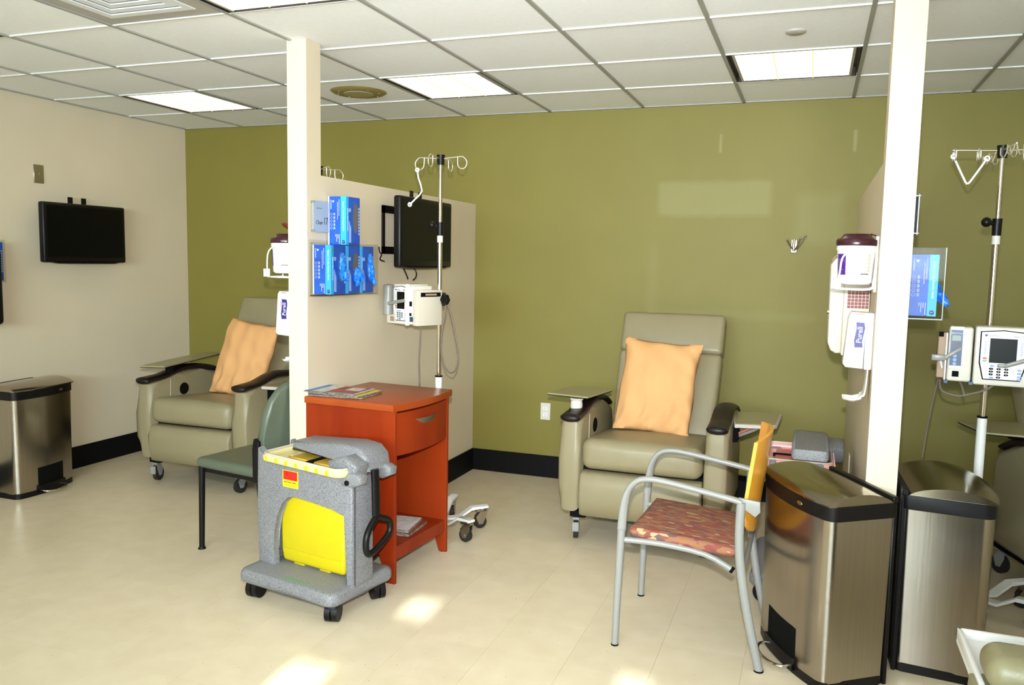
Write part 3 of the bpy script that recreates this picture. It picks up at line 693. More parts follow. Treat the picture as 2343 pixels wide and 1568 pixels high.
# ------------------------------------------------------------------ sharps carts
def sharps_cart(label, loc, rz, bin_m, lid_m, inner_m, tick_m, sticker=True, hy=0.0):
    t = thing('sharps_cart', label, 'cart', loc, rz)
    b = MB()
    pl = []
    for sx, sy in ((-1, -1), (1, -1), (1, 1), (-1, 1)):
        cx, cy = sx*0.225, sy*0.150; a0 = {(-1, -1): 180, (1, -1): 270, (1, 1): 0, (-1, 1): 90}[(sx, sy)]
        for k in range(7): a = R(a0+15*k); pl.append((cx+0.05*math.cos(a), cy+0.05*math.sin(a)))
        nx = {(-1, -1): (0.0, -0.185), (1, -1): (0.262, 0), (1, 1): (0, 0.185), (-1, 1): (-0.262, 0)}[(sx, sy)]
        pl.append(nx)
    b.prism(pl, 0.075, 0.135, 'z', 0.024, 4); b.build('base', M_grey, t, ang=60)
    arch = [(-0.268, 0.12), (-0.270, 0.40), (-0.268, 0.635), (-0.260, 0.64), (-0.232, 0.608), (-0.195, 0.598), (0.20, 0.574), (0.24, 0.572), (0.268, 0.54), (0.268, 0.12), (0.236, 0.12), (0.233, 0.425), (0.16, 0.436),
            (0.05, 0.447), (-0.05, 0.460), (-0.09, 0.452), (-0.13, 0.415), (-0.160, 0.35), (-0.176, 0.28), (-0.176, 0.20), (-0.168, 0.12)]
    for y0, y1, qx in ((-0.078, -0.045, 1.0), (0.110, 0.140, 0.72)):
        MB().prism([(x*qx if x > 0 else x, z) for x, z in arch], y0, y1, 'y', 0.008, 2).build('frame_panel', M_grey, t, ang=50)
    MB().b2(0.234, 0.268, -0.076, 0.06, 0.12, 0.575, 0.012, 3).build('pillar', M_grey, t, ang=60)
    MB().b2(-0.268, -0.222, -0.072, 0.135, 0.12, 0.60, 0.018, 3).build('pillar', M_grey, t, ang=60)
    bn = MB(); bn.box((0.008, 0.050, 0.385), (0.385, 0.185, 0.40), 0.022, 4, taper=0.96); bn.box((0.008, 0.050, 0.180), (0.375, 0.178, 0.080), 0.02, 4, taper=0.95)
    bn.b2(-0.11, -0.05, -0.025, 0.14, 0.135, 0.16, 0.003); bn.b2(0.04, 0.10, -0.025, 0.14, 0.135, 0.16, 0.003)
    bn.build('bin', bin_m, t, ang=60)
    # lid: raised rim with tick marks and two inner flaps
    Ml = Matrix.Translation((0, 0.035, -0.028)) @ Matrix.Rotation(R(2.0), 4, 'Y')
    ld = MB(); rp = []
    for sx, sy in ((-1, -1), (1, -1), (1, 1), (-1, 1)):
        cx, cy = -0.008+sx*0.182, sy*0.108; a0 = {(-1, -1): 180, (1, -1): 270, (1, 1): 0, (-1, 1): 90}[(sx, sy)]
        for k in range(5): a = R(a0+22.5*k); rp.append((cx+0.04*math.cos(a), cy+0.04*math.sin(a)))
    ld.tube([(x, y, 0.632) for x, y in rp], 0.02, 8, closed=True, flat=(0.016, 0.012), upv=(0, 0, 1), M=Ml)
    ld.prism([(x*0.96, y*0.96) for x, y in rp], 0.618, 0.624, 'z', M=Ml)
    lid = ld.build('lid', lid_m, t, ang=60)
    MB().tube([(x, y, 0.650) for x, y in rp], 0.005, 6, closed=True, M=Ml).build('lid_rim', M_rim, lid)
    for a, b in ((-0.155, -0.025), (-0.005, 0.135)): MB().b2(a, b, -0.07, 0.09, 0.624, 0.634, 0.004, 1, M=Ml).build('lid_flap', inner_m, lid)
    MB().b2(-0.019, -0.011, -0.10, 0.10, 0.624, 0.640, M=Ml).build('lid_ridge', M_matblk, lid)
    tk = MB()
    for k in range(7): tk.b2(-0.195+k*0.057, -0.177+k*0.057, -0.1620, -0.148, 0.622, 0.642, 0.002, 1, M=Ml)
    tk.build('lid_ticks', tick_m, lid, kind='stuff')
    MB().b2(-0.215, 0.115, -0.100, -0.078, 0.585, 0.593, 0.002, 1, M=Matrix.Rotation(R(2.2), 4, 'Y')).build('front_rail', M_matblk, t)
    # hood arm hinged on the right
    hd = MB(); hd.prism([(-0.150, 0.625), (-0.140, 0.668), (0.16, 0.690), (0.235, 0.682), (0.272, 0.650), (0.284, 0.59), (0.22, 0.58), (0.175, 0.61), (0.14, 0.632)], 0.00, 0.155, 'y', 0.016, 3)
    hd.prism([(0.125, 0.63), (0.155, 0.565), (0.195, 0.546), (0.270, 0.555), (0.284, 0.63), (0.22, 0.662)], -0.072, 0.02, 'y', 0.016, 3)
    bmesh.ops.translate(hd.bm, verts=hd.bm.verts[:], vec=(0, hy, 0))
    hood = hd.build('hood', M_grey, t, ang=50)
    for y0, y1 in ((-0.085, -0.03), (0.10, 0.155)):
        m = MB(); m.prism([(0.195, 0.58), (0.215, 0.545), (0.27, 0.540), (0.315, 0.562), (0.320, 0.592), (0.293, 0.605), (0.235, 0.60)], y0, y1, 'y', 0.014, 3)
        m.build('hinge_lug', M_grey, t, ang=50)
    MB().cyl((0.250, -0.090, 0.562), (0.250, -0.084, 0.562), 0.011, n=14).build('hinge_pin', M_blk, t)
    hb = MB(); hb.tube([(0.275, 0.03, 0.600), (0.278, 0.03, 0.55), (0.282, 0.03, 0.41)], 0.012, 12, flat=(0.013, 0.021), upv=(1, 0, 0))
    hb.tube([(0.282, 0.03, 0.400), (0.284, 0.065, 0.390), (0.288, 0.105, 0.370), (0.290, 0.112, 0.335), (0.290, 0.09, 0.305), (0.290, 0.02, 0.270), (0.290, -0.025, 0.262), (0.290, -0.042, 0.295), (0.288, -0.03, 0.35)], 0.0135, 10, smooth=4, closed=True)
    bmesh.ops.translate(hb.bm, verts=hb.bm.verts[:], vec=(0.022, 0.0, 0.0))
    hb.build('handle', M_blk, t, ang=60)
    for sx in (-1, 1):
        for sy in (-1, 1):
            m = MB(); Mx = Matrix.Translation((sx*0.221, sy*0.135, 0)) @ Matrix.Rotation(R({(-1, -1): 10, (1, -1): 25, (1, 1): 60, (-1, 1): -20}[(sx, sy)]), 4, 'Z')
            m.cyl((-0.026, 0, 0.042), (-0.003, 0, 0.042), 0.042, n=22, M=Mx); m.cyl((0.003, 0, 0.042), (0.026, 0, 0.042), 0.042, n=22, M=Mx)
            m.lathe([(0.012, 0.04), (0.02, 0.07), (0.02, 0.082), (0, 0.082)], n=10, M=Mx)
            m.box((0, 0, 0.062), (0.052, 0.07, 0.036), 0.012, 3, M=Mx)
            m.build('caster', M_blk, t, ang=50)
    if sticker:
        s_ = MB().b2(-0.115, -0.025, -0.0805, -0.0785, 0.490, 0.563, 0.0004, 1).build('label_plate', M_stk_yel, t)
        MB().b2(-0.110, -0.030, -0.0812, -0.0804, 0.523, 0.561).build('label_red', M_stk_red, s_)
        q = MB(); Mt = frame((-0.07, -0.0813, 0.513), (1, 0, 0), (0, 0, 1)); q.text('@ RTD Sharps Collector', 0.0085, Mt, sx=0.8)
        for k in range(9): q.b2(-0.104+k*0.0065, -0.1005+k*0.0065, -0.0812, -0.0804, 0.4985, 0.5005)
        q.build('label_print', M_text, s_)
        q = MB()
        for cx, cz in ((-0.094, 0.550), (-0.086, 0.550), (-0.090, 0.542)): q.lathe([(0.0035, 0), (0.0035, 0.0003), (0.0055, 0.0003), (0.0055, 0)], n=12, M=frame((cx, -0.0813, cz), (1, 0, 0), (0, 0, 1)))
        q.build('label_emblem', mat('print_dark_red', (0.25, 0.003, 0.003), 0.5), s_)
        d_ = MB(); Mt = frame((0.015, -0.150, 0.1353), (1, 0, 0), (0, 1, 0)); d_.text('SAVE THE PLANET', 0.020, frame((0.03, -0.152, 0.1353), (1, 0, 0), (0, 1, 0)), sx=0.8) if False else d_.b2(-0.03, 0.10, -0.156, -0.148, 0.1350, 0.1354)
        d_.b2(0.0, 0.045, -0.166, -0.1595, 0.1350, 0.1354)
        q = d_.build('decal', M_dgrn, t)
    return t
sharps_cart('speckled grey wheeled sharps cart holding a bright yellow bin, in front of the cabinet', (2.165, -2.300, 0), R(-10.5), M_yel, M_palyel, M_amber, M_yel)
sharps_cart('grey cart with a red bin, half hidden between maple chair and trash can', (4.108, -1.36, 0), R(90), M_red, M_pink, mat('pink_flap', (0.6, 0.12, 0.14), 0.3), mat('pink_tick', (0.75, 0.45, 0.42), 0.4), sticker=False, hy=-0.10)

# ------------------------------------------------------------------ guest chair (grey metal frame, maple back)
gc = thing('guest_chair', 'grey metal armchair with orange maple back and patterned red seat', 'chair', (3.74, -1.98, 0))
ox, oy = 3.74, -1.98
def L3(x, y, z): return (x-ox, y-oy, z)
for s, yn in ((-1, -2.24), (1, -1.735)):
    y2 = -2.245 if s < 0 else -1.785
    m = MB(); m.tube([L3(3.462, yn, 0.004), L3(3.466, yn, 0.20), L3(3.474, yn, 0.46)], (0.0135, 0.0155), 14); m.build('leg', M_gmetal, gc)
    MB().cyl(L3(3.462, yn, 0), L3(3.462, yn, 0.006), 0.0145, n=14).build('leg_glide', M_matblk, gc)
    m = MB(); m.tube([L3(3.474, yn, 0.455), L3(3.479, yn, 0.53), L3(3.492, yn, 0.60), L3(3.520, yn, 0.645), L3(3.565, yn, 0.662), L3(3.64, yn, 0.658), L3(3.76, yn, 0.640), L3(3.88, yn, 0.620), L3(3.905, yn, 0.612)], 0.0145, 14, smooth=4, flat=(0.012, 0.017), upv=(0, 0.2, 1))
    m.build('arm', M_gmetal, gc, ang=60)
    m = MB(); m.tube([L3(3.905, yn, 0.615), L3(3.903, yn, 0.50), L3(3.912, yn, 0.38), L3(3.945, (yn+y2)/2, 0.20), L3(3.993, y2, 0.004)], 0.0165, 14, smooth=4); m.build('leg', M_gmetal, gc, ang=60)
    MB().cyl(L3(3.993, y2, 0), L3(3.993, y2, 0.006), 0.0175, n=14).build('leg_glide', M_matblk, gc)
    m = MB(); m.prism([L3(3.895, 0, 0)[:1]+(0.630,), L3(3.97, 0, 0)[:1]+(0.622,), L3(3.972, 0, 0)[:1]+(0.585,), L3(3.955, 0, 0)[:1]+(0.565,), L3(3.90, 0, 0)[:1]+(0.60,)], yn-oy+0.003*s, yn-oy-0.012*s, 'y', 0.003, 2)
    m.build('back_bracket', M_gmetal, gc)
    m = MB(); m.tube([L3(3.474, yn-s*0.004, 0.418), L3(3.62, yn-s*0.02, 0.415), L3(3.78, yn-s*0.03, 0.395), L3(3.878, yn-s*0.03, 0.352)], 0.0115, 12, smooth=3); m.build('seat_rail', M_gmetal, gc, ang=60)
    MB().cyl(L3(3.876, yn-s*0.03, 0.353), L3(3.886, yn-s*0.03, 0.347), 0.0125, n=12).build('rail_cap', M_matblk, gc)
MB().cyl(L3(3.922, -2.235, 0.355), L3(3.922, -1.745, 0.355), 0.0095, n=12).build('crossbar', M_gmetal, gc)
MB().b2(3.55-ox, 3.82-ox, -2.15-oy, -1.82-oy, 0.385, 0.410).build('seat_plate', M_matblk, gc)
m = MB()
pts = []
for (cx, cy, a0, rr) in ((3.515, -2.195, 180, 0.02), (3.865, -2.185, 270, 0.035), (3.875, -1.795, 0, 0.03), (3.545, -1.785, 90, 0.02)):
    for k in range(5): a = R(a0+22.5*k); pts.append(((cx-ox)+rr*math.cos(a), (cy-oy)+rr*math.sin(a)))
m.prism(pts, 0.420, 0.462, 'z', 0.018, 4)
for v in m.bm.verts:
    u = (v.co.x+0.225)/0.37
    v.co.z += -0.026*max(0, u) + (0.006 if v.co.z > 0.45 else 0)*(1-(v.co.y/0.22)**2)
m.build('seat', M_fabric, gc, ang=60)
# curved maple back
m = MB()
def backf(off):
    def g(u, v):
        y = -2.205+0.43*u; c = 1-(2*u-1)**2
        z = 0.455+(0.828-0.455)*v
        # rounded lower corners, slightly arched top
        zz = z if v > 0.5 else 0.455+0.10*(abs(2*u-1)**3)*(1-2*v)+ (z-0.455)
        zz += 0.012*c*v
        x = 3.893+0.105*(zz-0.46)/1.0*1.15+0.042*c
        return (x-ox+off, y-oy, zz)
    return g
A = m.grid(backf(0.0), 18, 10); B = m.grid(backf(0.013), 18, 10)
nu, nv = 18, 10
for i in range(nu):
    m.bm.faces.new((A[i][0], A[i+1][0], B[i+1][0], B[i][0])); m.bm.faces.new((A[i][nv], A[i+1][nv], B[i+1][nv], B[i][nv]))
for j in range(nv):
    m.bm.faces.new((A[0][j], A[0][j+1], B[0][j+1], B[0][j])); m.bm.faces.new((A[nu][j], A[nu][j+1], B[nu][j+1], B[nu][j]))
m.build('backrest', M_wood, gc, ang=50)

# ------------------------------------------------------------------ green side chair
gs = thing('side_chair', 'dark green vinyl side chair with black legs, partly behind the post', 'chair', (1.535, -1.845, 0), R(-99))
# local: faces -y (world -x, slightly turned)
m = MB(); m.box((0, -0.005, 0.440), (0.44, 0.44, 0.052), 0.024, 5); m.build('seat', M_grn, gs, ang=60)
m = MB()
Mb = Matrix.Translation((0, 0.215, 0.49)) @ Matrix.Rotation(R(-8), 4, 'X')
pp = []
for k in range(0, 13): a = PI*k/12; pp.append((0.215*math.cos(a)**1.0 if abs(math.cos(a)) < 2 else 0, 0.20+0.20*math.sin(a)**0.6))
pp = [(0.205, 0.02), (0.218, 0.12), (0.215, 0.22), (0.19, 0.30), (0.14, 0.355), (0.07, 0.385), (0, 0.392), (-0.07, 0.385), (-0.14, 0.355), (-0.19, 0.30), (-0.215, 0.22), (-0.218, 0.12), (-0.205, 0.02), (-0.15, -0.01), (0.15, -0.01)]
m.prism([(x, z) for x, z in pp], -0.022, 0.022, 'y', 0.016, 4, M=Mb); m.build('backrest', M_grn, gs, ang=60)
m = MB()
for s in (-1, 1): MB().prism([(-0.018, 0.40), (0.018, 0.40), (0.022, 0.60), (-0.01, 0.61), (-0.02, 0.56)], s*0.205, s*0.232, 'x', 0.003, 1, M=Matrix.Translation((0, 0.205, 0))).build('back_support', M_blk, gs)
for sx, sy in ((-1, -1), (1, -1), (-1, 1), (1, 1)):
    m = MB(); yf = -0.20 if sy < 0 else 0.25
    m.cyl((sx*0.205, yf, 0.005), (sx*0.200, sy*0.195, 0.43), 0.0135, 0.0155, 14); m.cyl((sx*0.205, yf, 0.0), (sx*0.205, yf, 0.012), 0.02, 0.014, 14); m.build('leg', M_blk, gs)
MB().b2(-0.20, 0.20, -0.19, -0.17, 0.395, 0.415).b2(-0.20, 0.20, 0.17, 0.19, 0.395, 0.415).b2(-0.20, -0.18, -0.19, 0.19, 0.395, 0.415).b2(0.18, 0.20, -0.19, 0.19, 0.395, 0.415).build('seat_frame', M_blk, gs)

# ------------------------------------------------------------------ step trash cans
def trash_can(label, loc, rz, grp='stainless step trash cans'):
    t = thing('trash_can', label, 'trash can', loc, rz, grp)
    def plan(sc=1.0, off=0.0, n=14):
        P = []
        def arc(cx, cy, rr, a0, a1, n_=5):
            for k in range(n_+1): a = R(a0+(a1-a0)*k/n_); P.append((cx+rr*math.cos(a), cy+rr*math.sin(a)))
        arc(0.188+off, 0.126+off, 0.024, 0, 90); arc(-0.188-off, 0.126+off, 0.024, 90, 180)
        arc(-0.200-off, -0.098-off*0.6, 0.044, 176, 252, 8)
        for k in range(2, n-1):
            u = -1+2*k/n; P.append((u*(0.222+off), -0.138-off-0.032*(1-u*u)))
        arc(0.200+off, -0.098-off*0.6, 0.044, 288, 364, 8)
        return [(x*sc, y*sc) for x, y in P]
    m = MB(); m.prism(plan(0.972), 0.03, 0.612, 'z', pts2=plan(1.0)); m.build('body', M_steel, t, ang=40)
    MB().prism(plan(0.96, 0.003), 0.0, 0.034, 'z', 0.003, 1).build('base', M_blk, t, ang=40)
    MB().prism(plan(1.0, 0.005), 0.606, 0.658, 'z', 0.004, 2).build('collar', M_blk, t, ang=40)
    # arched lid
    P = plan(1.0, 0.002, 20); m = MB()
    y0 = -0.185; y1 = 0.135
    def hz(x, y):
        v = (y-y0)/(y1-y0); v = min(1, max(0, v)); return 0.668+0.046*(1-(2*v-1)**2)
    # build by strips across y
    xs_ = lambda y: (0.248 if y < -0.10 else 0.248-(y+0.10)/(0.25)*0.036)
    N = 18; Mx_ = 20
    def front(u): return -0.140-0.034*(1-u*u)
    def top(u, v):
        uu = 2*u-1; yf = front(uu)+0.0; y = yf+(0.132-yf)*v; hwid = xs_(y); 
        return (uu*hwid, y, 0.660+0.034*(1-(2*v-1)**2)**0.8 + 0.004*(1-uu*uu))
    T = m.grid(top, Mx_, N)
    def bot(u, v):
        p = top(u, v); return (p[0], p[1], 0.656)
    B_ = m.grid(bot, Mx_, N)
    for i_ in range(Mx_):
        m.bm.faces.new((T[i_][0], T[i_+1][0], B_[i_+1][0], B_[i_][0])); m.bm.faces.new((T[i_][N], T[i_+1][N], B_[i_+1][N], B_[i_][N]))
    for j_ in range(N):
        m.bm.faces.new((T[0][j_], T[0][j_+1], B_[0][j_+1], B_[0][j_])); m.bm.faces.new((T[Mx_][j_], T[Mx_][j_+1], B_[Mx_][j_+1], B_[Mx_][j_]))
    m.build('lid', M_steel_lid, t, ang=42)
    MB().b2(-0.208, 0.208, 0.140, 0.156, 0.0, 0.655, 0.003, 1).build('rear_panel', M_blk, t)
    MB().b2(-0.212, 0.212, 0.134, 0.156, 0.655, 0.678, 0.003, 1).build('hinge', M_blk, t)
    # pedal recess and wire pedal
    m = MB()
    xs2 = [-0.105+0.21*k/10 for k in range(11)]
    def fy(x): u = x/0.222; return (-0.138-0.032*(1-u*u))*0.957
    fr = [(x, fy(x)-0.004) for x in xs2]; bk = [(x, fy(x)+0.004) for x in xs2[::-1]]
    m.prism(fr+bk, 0.02, 0.170, 'z', 0.002, 1)
    m.build('pedal_recess', M_matblk, t, ang=50)
    m = MB(); fr = [(x*1.05, fy(x)-0.016) for x in xs2]; m.prism(fr+bk, 0.012, 0.06, 'z', 0.003, 1); m.build('pedal_skirt', M_blk, t, ang=50)
    m = MB(); m.tube([(-0.088, -0.15, 0.03), (-0.090, -0.19, 0.024), (-0.082, -0.210, 0.022), (-0.045, -0.230, 0.020), (0.0, -0.237, 0.020), (0.045, -0.230, 0.020), (0.082, -0.210, 0.022), (0.090, -0.19, 0.024), (0.088, -0.15, 0.03)], 0.006, 8, smooth=3)
    m.build('pedal', M_chrome, t, ang=60)
    b_ = MB(); b_.lathe([(0, 0.0015), (0.017, 0.0015), (0.018, 0)], n=20, M=Matrix.Translation((0.10, -0.138-0.006-0.032*(1-(0.10/0.227)**2)+0.0008, 0.630)) @ Matrix.Rotation(R(90), 4, 'X') @ Matrix.Diagonal((1, 0.42, 1, 1)))
    b_.build('badge', M_nickel, t)
    return t
t = trash_can('stainless step trash can nearest the camera, with foot pedal, beside the maple chair', (4.192, -2.052, 0), R(-62)); t.scale = (1.02, 0.93, 1.0)
trash_can('stainless step trash can just right of the white post, its lid away from the camera', (4.592, -1.835, 0), R(92))
t = trash_can('stainless step trash can in brown shade against the left wall', (-0.385, -1.585, 0), R(98)); t.scale = (0.95, 0.95, 0.98)

# ------------------------------------------------------------------ IV poles
def iv_pole(label, loc, rz, top, hooks, legs=6, leg_r=0.26, a0=0.0, sleeve=(0.14, 0.84), coll=1.60):
    t = thing('iv_pole', label, 'iv pole', loc, rz)
    for k in range(legs):
        a = a0+2*PI*k/legs
        Mx = Matrix.Rotation(a, 4, 'Z')
        m = MB()
        cl = [(0.02, 0.062), (0.12, 0.062), (0.185, 0.112), (leg_r+0.03, 0.116)]
        wd = 0.022
        P1 = [(x, z+0.009) for x, z in cl]; P2 = [(x, z-0.004) for x, z in cl[::-1]]
        m.prism(P1+P2, -wd, wd, 'y', 0.003, 1, M=Mx)
        m.build('base_leg', M_wmetal, t)
        loc2 = Mx @ Vector((leg_r, 0, 0))
        caster_parts(t, loc2, a+R(100), rw=0.036, ww=0.022, style='chrome', top=0.115)
    m = MB(); m.cyl((0, 0, 0.045), (0, 0, 0.085), 0.055, 0.04, 20); m.build('base_hub', M_wmetal, t)
    MB().cyl((0, 0, sleeve[0]-0.06), (0, 0, sleeve[1]), 0.019, n=20).build('sleeve', M_wmetal, t)
    MB().cyl((0, 0, sleeve[1]), (0, 0, sleeve[1]+0.007), 0.020, n=20).build('sleeve_ring', M_matblk, t)
    MB().cyl((0, 0, sleeve[1]), (0, 0, coll), 0.0125, n=18).build('lower_tube', M_chrome, t)
    MB().cyl((0, 0, coll+0.03), (0, 0, top), 0.0095, n=18).build('upper_tube', M_chrome, t)
    MB().cyl((0, 0, coll), (0, 0, coll+0.07), 0.017, 0.0185, n=18).sph((-0.042, -0.01, coll+0.055), 0.020, n=10).cyl((-0.04, -0.008, coll+0.055), (0, 0, coll+0.045), 0.008).build('height_knob', M_blk, t)
    MB().cyl((0, 0, coll-0.035), (0, 0, coll), 0.0155, n=18).build('collar_ring', M_wht2, t)
    MB().cyl((0, 0, top-0.035), (0, 0, top+0.015), 0.018, 0.022, n=18).build('hook_hub', M_blk, t)
    for k in range(4):
        a = k*PI/2; Mx = Matrix.Translation((0, 0, top-0.005)) @ Matrix.Rotation(a, 4, 'Z')
        m = MB()
        if hooks == 'loop':
            m.tube([(0.015, 0, 0.0), (0.11, 0, 0.008), (0.13, 0, 0.004), (0.147, 0, -0.018), (0.140, 0, -0.045), (0.118, 0, -0.053), (0.098, 0, -0.038), (0.095, 0, 0.008)], 0.0032, 8, smooth=4, M=Mx)
        else:
            m.tube([(0.015, 0, 0.0), (0.185, 0, 0.004)], 0.0032, 8, M=Mx)
            for xx in (0.085, 0.175):
                m.tube([(xx, -0.028, 0.0), (xx, -0.028, -0.028), (xx, -0.018, -0.038), (xx, -0.010, -0.028), (xx, 0, 0.008), (xx, 0.010, -0.028), (xx, 0.018, -0.038), (xx, 0.028, -0.028), (xx, 0.028, 0.0)], 0.0028, 6, smooth=3, M=Mx)
        m.build('hook', M_hook, t, ang=60)
    return t
P1 = (2.262, -1.30)
iv_pole('chrome iv pole behind the cherry cabinet carrying an infusion pump', P1+(0,), 0, 1.985, 'loop', 6, 0.25, R(35), coll=1.585)
P2 = (4.802, -1.34)
iv_pole('chrome iv pole on the right carrying a pump with a screen, beyond the second post', P2+(0,), R(4), 1.95, 'straight', 6, 0.27, R(25), coll=1.60)
iv_pole('iv pole in the left bay, only its top hooks showing above the partition', (1.47, -1.215, 0), R(58), 1.955, 'loop', 6, 0.22, R(30), coll=1.585)

# white hangers
def hanger(label, pts, grp=None, m_=None):
    m = MB(); m.tube(pts, 0.0045, 8, smooth=2)
    for p in (pts[0], pts[-1]): m.lathe([(0.006, -0.003), (0.012, -0.003), (0.012, 0.003), (0.006, 0.003), (0.006, -0.003)], n=14, M=frame(p, (1, 0, 0), (0, 0, 1)))
    return tag(m.build('bag_hanger', M_wht, ang=60), label, 'hanger', grp)
hanger('white plastic bag hanger dangling from the pole hook above the black tv', [(2.132, -1.31, 1.925), (2.142, -1.315, 1.88), (2.165, -1.32, 1.815), (2.13, -1.325, 1.775), (2.10, -1.33, 1.745)])
hanger('white v shaped hanger hooked on the right iv pole', [(4.622, -1.367, 1.922), (4.632, -1.365, 1.90), (4.672, -1.362, 1.818), (4.680, -1.362, 1.813), (4.69, -1.36, 1.820), (4.735, -1.358, 1.895), (4.745, -1.356, 1.912)])

# ------------------------------------------------------------------ infusion pumps
def pump_screen(parent, x0, x1, z0, z1, yf):
    w_, h_ = x1-x0, z1-z0; X = lambda u: x0+w_*u; Z = lambda v: z0+h_*v
    fb = MB(); fb.prism([(X(0.03), Z(0.95)), (X(0.5), Z(0.985)), (X(0.97), Z(0.95)), (X(0.97), Z(0.35)), (X(0.87), Z(0.03)), (X(0.12), Z(0.03)), (X(0.03), Z(0.35))], yf, yf-0.0015, 'y').build('keypad_border', M_matblk, parent)
    face = MB().prism([(X(0.055), Z(0.935)), (X(0.5), Z(0.968)), (X(0.945), Z(0.935)), (X(0.945), Z(0.36)), (X(0.85), Z(0.05)), (X(0.14), Z(0.05)), (X(0.055), Z(0.36))], yf-0.0012, yf-0.0035, 'y').build('keypad_face', M_wht, parent)
    MB().b2(X(0.23), X(0.765), yf-0.0045, yf-0.0030, Z(0.36), Z(0.825)).build('display', M_screen, parent)
    Mt = lambda u, v: frame((X(u), yf-0.0038, Z(v)), (1, 0, 0), (0, 0, 1))
    MB().text('CareFusion', h_*0.045, Mt(0.30, 0.875)).text('Alaris  PC', h_*0.045, Mt(0.80, 0.875)).build('brand_print', M_text, parent)
    MB().cyl((X(0.145), yf-0.003, Z(0.878)), (X(0.145), yf-0.0042, Z(0.878)), h_*0.022, n=14).build('logo_dot', M_purple, parent)
    ov = MB()
    for k in range(5):
        for u in (0.145, 0.855):
            Mo = frame((X(u), yf-0.0037, Z(0.745-0.052*k)), (1, 0, 0), (0, 0, 1)); ov.lathe([(h_*0.010, 0), (h_*0.010, 0.0006), (h_*0.019, 0.0006), (h_*0.019, 0)], n=12, M=Mo)
    for (u, v) in ((0.145, 0.39), (0.84, 0.24), (0.84, 0.18), (0.84, 0.115), (0.84, 0.065), (0.30, 0.30), (0.44, 0.30), (0.30, 0.075)):
        ov.lathe([(0, 0.001), (0.5, 0.001), (0.5, 0)], n=14, M=frame((X(u), yf-0.0036, Z(v)), (1, 0, 0), (0, 0, 1)) @ Matrix.Diagonal((h_*0.08, h_*0.042, 1, 1)))
    ov.build('blue_buttons', M_lblue, parent)
    MB().lathe([(0, 0.001), (0.5, 0.001), (0.5, 0)], n=14, M=frame((X(0.145), yf-0.0036, Z(0.44)), (1, 0, 0), (0, 0, 1)) @ Matrix.Diagonal((h_*0.08, h_*0.045, 1, 1))).build('alarm_button', M_orange, parent)
    kb = MB(); kw = MB(); n_ = 1
    for rr in range(4):
        for cc in range(3):
            if rr == 3 and cc != 1: continue
            u, v = 0.285+0.15*cc, 0.245-0.053*rr
            kb.lathe([(0, 0.001), (0.5, 0.001), (0.5, 0)], n=14, M=frame((X(u), yf-0.0036, Z(v)), (1, 0, 0), (0, 0, 1)) @ Matrix.Diagonal((h_*0.075, h_*0.042, 1, 1)))
            kw.text(str(n_ % 10 if rr < 3 else 0), h_*0.04, frame((X(u), yf-0.0048, Z(v)), (1, 0, 0), (0, 0, 1))); n_ += 1
    kb.build('number_keys', M_matblk, parent); kw.build('key_numbers', M_wht, parent)

def arm_strap(parent, p0, p1):
    MB().tube([p0, tuple((Vector(p0)*0.5+Vector(p1)*0.5)+Vector((0, -0.006, 0))), p1], 0.01, 8, flat=(0.003, 0.0085), upv=(0, 1, 0)).build('latch_arm', M_gmetal, parent)

# right pump: faces the camera
pu = thing('infusion_pump', 'white infusion pump with black screen and keypad on the right iv pole', 'medical pump', (P2[0], P2[1], 1.0), R(-6))
x0 = -0.055
MB().b2(x0, x0+0.20, -0.135, -0.02, -0.005, 0.232, 0.008, 3).build('main_unit', M_wht2, pu)
pump_screen(pu, x0+0.012, x0+0.188, 0.012, 0.224, -0.1352)
md = MB().b2(-0.150, -0.062, -0.135, -0.02, 0.002, 0.226, 0.010, 3).build('side_module', M_wht2, pu)
MB().b2(-0.146, -0.096, -0.142, -0.134, 0.055, 0.228, 0.003, 2).build('module_door', M_wht, pu)
MB().b2(-0.143, -0.100, -0.1435, -0.1415, 0.068, 0.214).build('module_panel', M_navy, pu)
MB().b2(-0.138, -0.106, -0.1448, -0.1430, 0.170, 0.192).build('module_lcd', M_lcd, pu)
MB().b2(-0.139, -0.105, -0.1448, -0.1430, 0.152, 0.163).build('module_readout', mat('readout_brown', (0.06, 0.01, 0.004), 0.3), pu)
m = MB()
for v in (0.076, 0.092, 0.108): m.lathe([(0, 0.001), (0.007, 0.001), (0.007, 0)], n=12, M=frame((-0.124, -0.1436, v), (1, 0, 0), (0, 0, 1)))
m.build('module_buttons', M_lblue, pu)
MB().text('Alaris Pump', 0.0085, frame((-0.122, -0.1440, 0.201), (1, 0, 0), (0, 0, 1))).build('module_print', M_print, pu)
MB().b2(-0.130, -0.106, -0.139, -0.134, 0.022, 0.045).build('connector', M_matblk, pu)
MB().b2(-0.188, -0.154, -0.115, -0.03, 0.01, 0.200, 0.004, 1).build('end_bracket', M_tan, pu)
MB().b2(-0.186, -0.168, -0.121, -0.114, 0.182, 0.202).build('end_socket', M_matblk, pu)
MB().b2(-0.16, -0.152, -0.13, -0.03, 0.0, 0.20, 0.002, 1).build('end_plate', M_wht2, pu)
for xx in (-0.152, -0.062, 0.147): MB().b2(xx-0.007, xx+0.009, -0.137, -0.10, -0.008, 0.006, 0.001, 1).build('latch_foot', M_navy, pu)
arm_strap(pu, (-0.104, -0.152, 0.140), (-0.165, -0.156, 0.095)); MB().box((-0.185, -0.156, 0.098), (0.05, 0.01, 0.026), 0.006, 2).build('strap_hook', M_gmetal, pu)
MB().tube([(-0.175, -0.156, 0.085), (-0.168, -0.15, 0.055)], 0.004, 6).build('clip_pin', M_wht, pu)
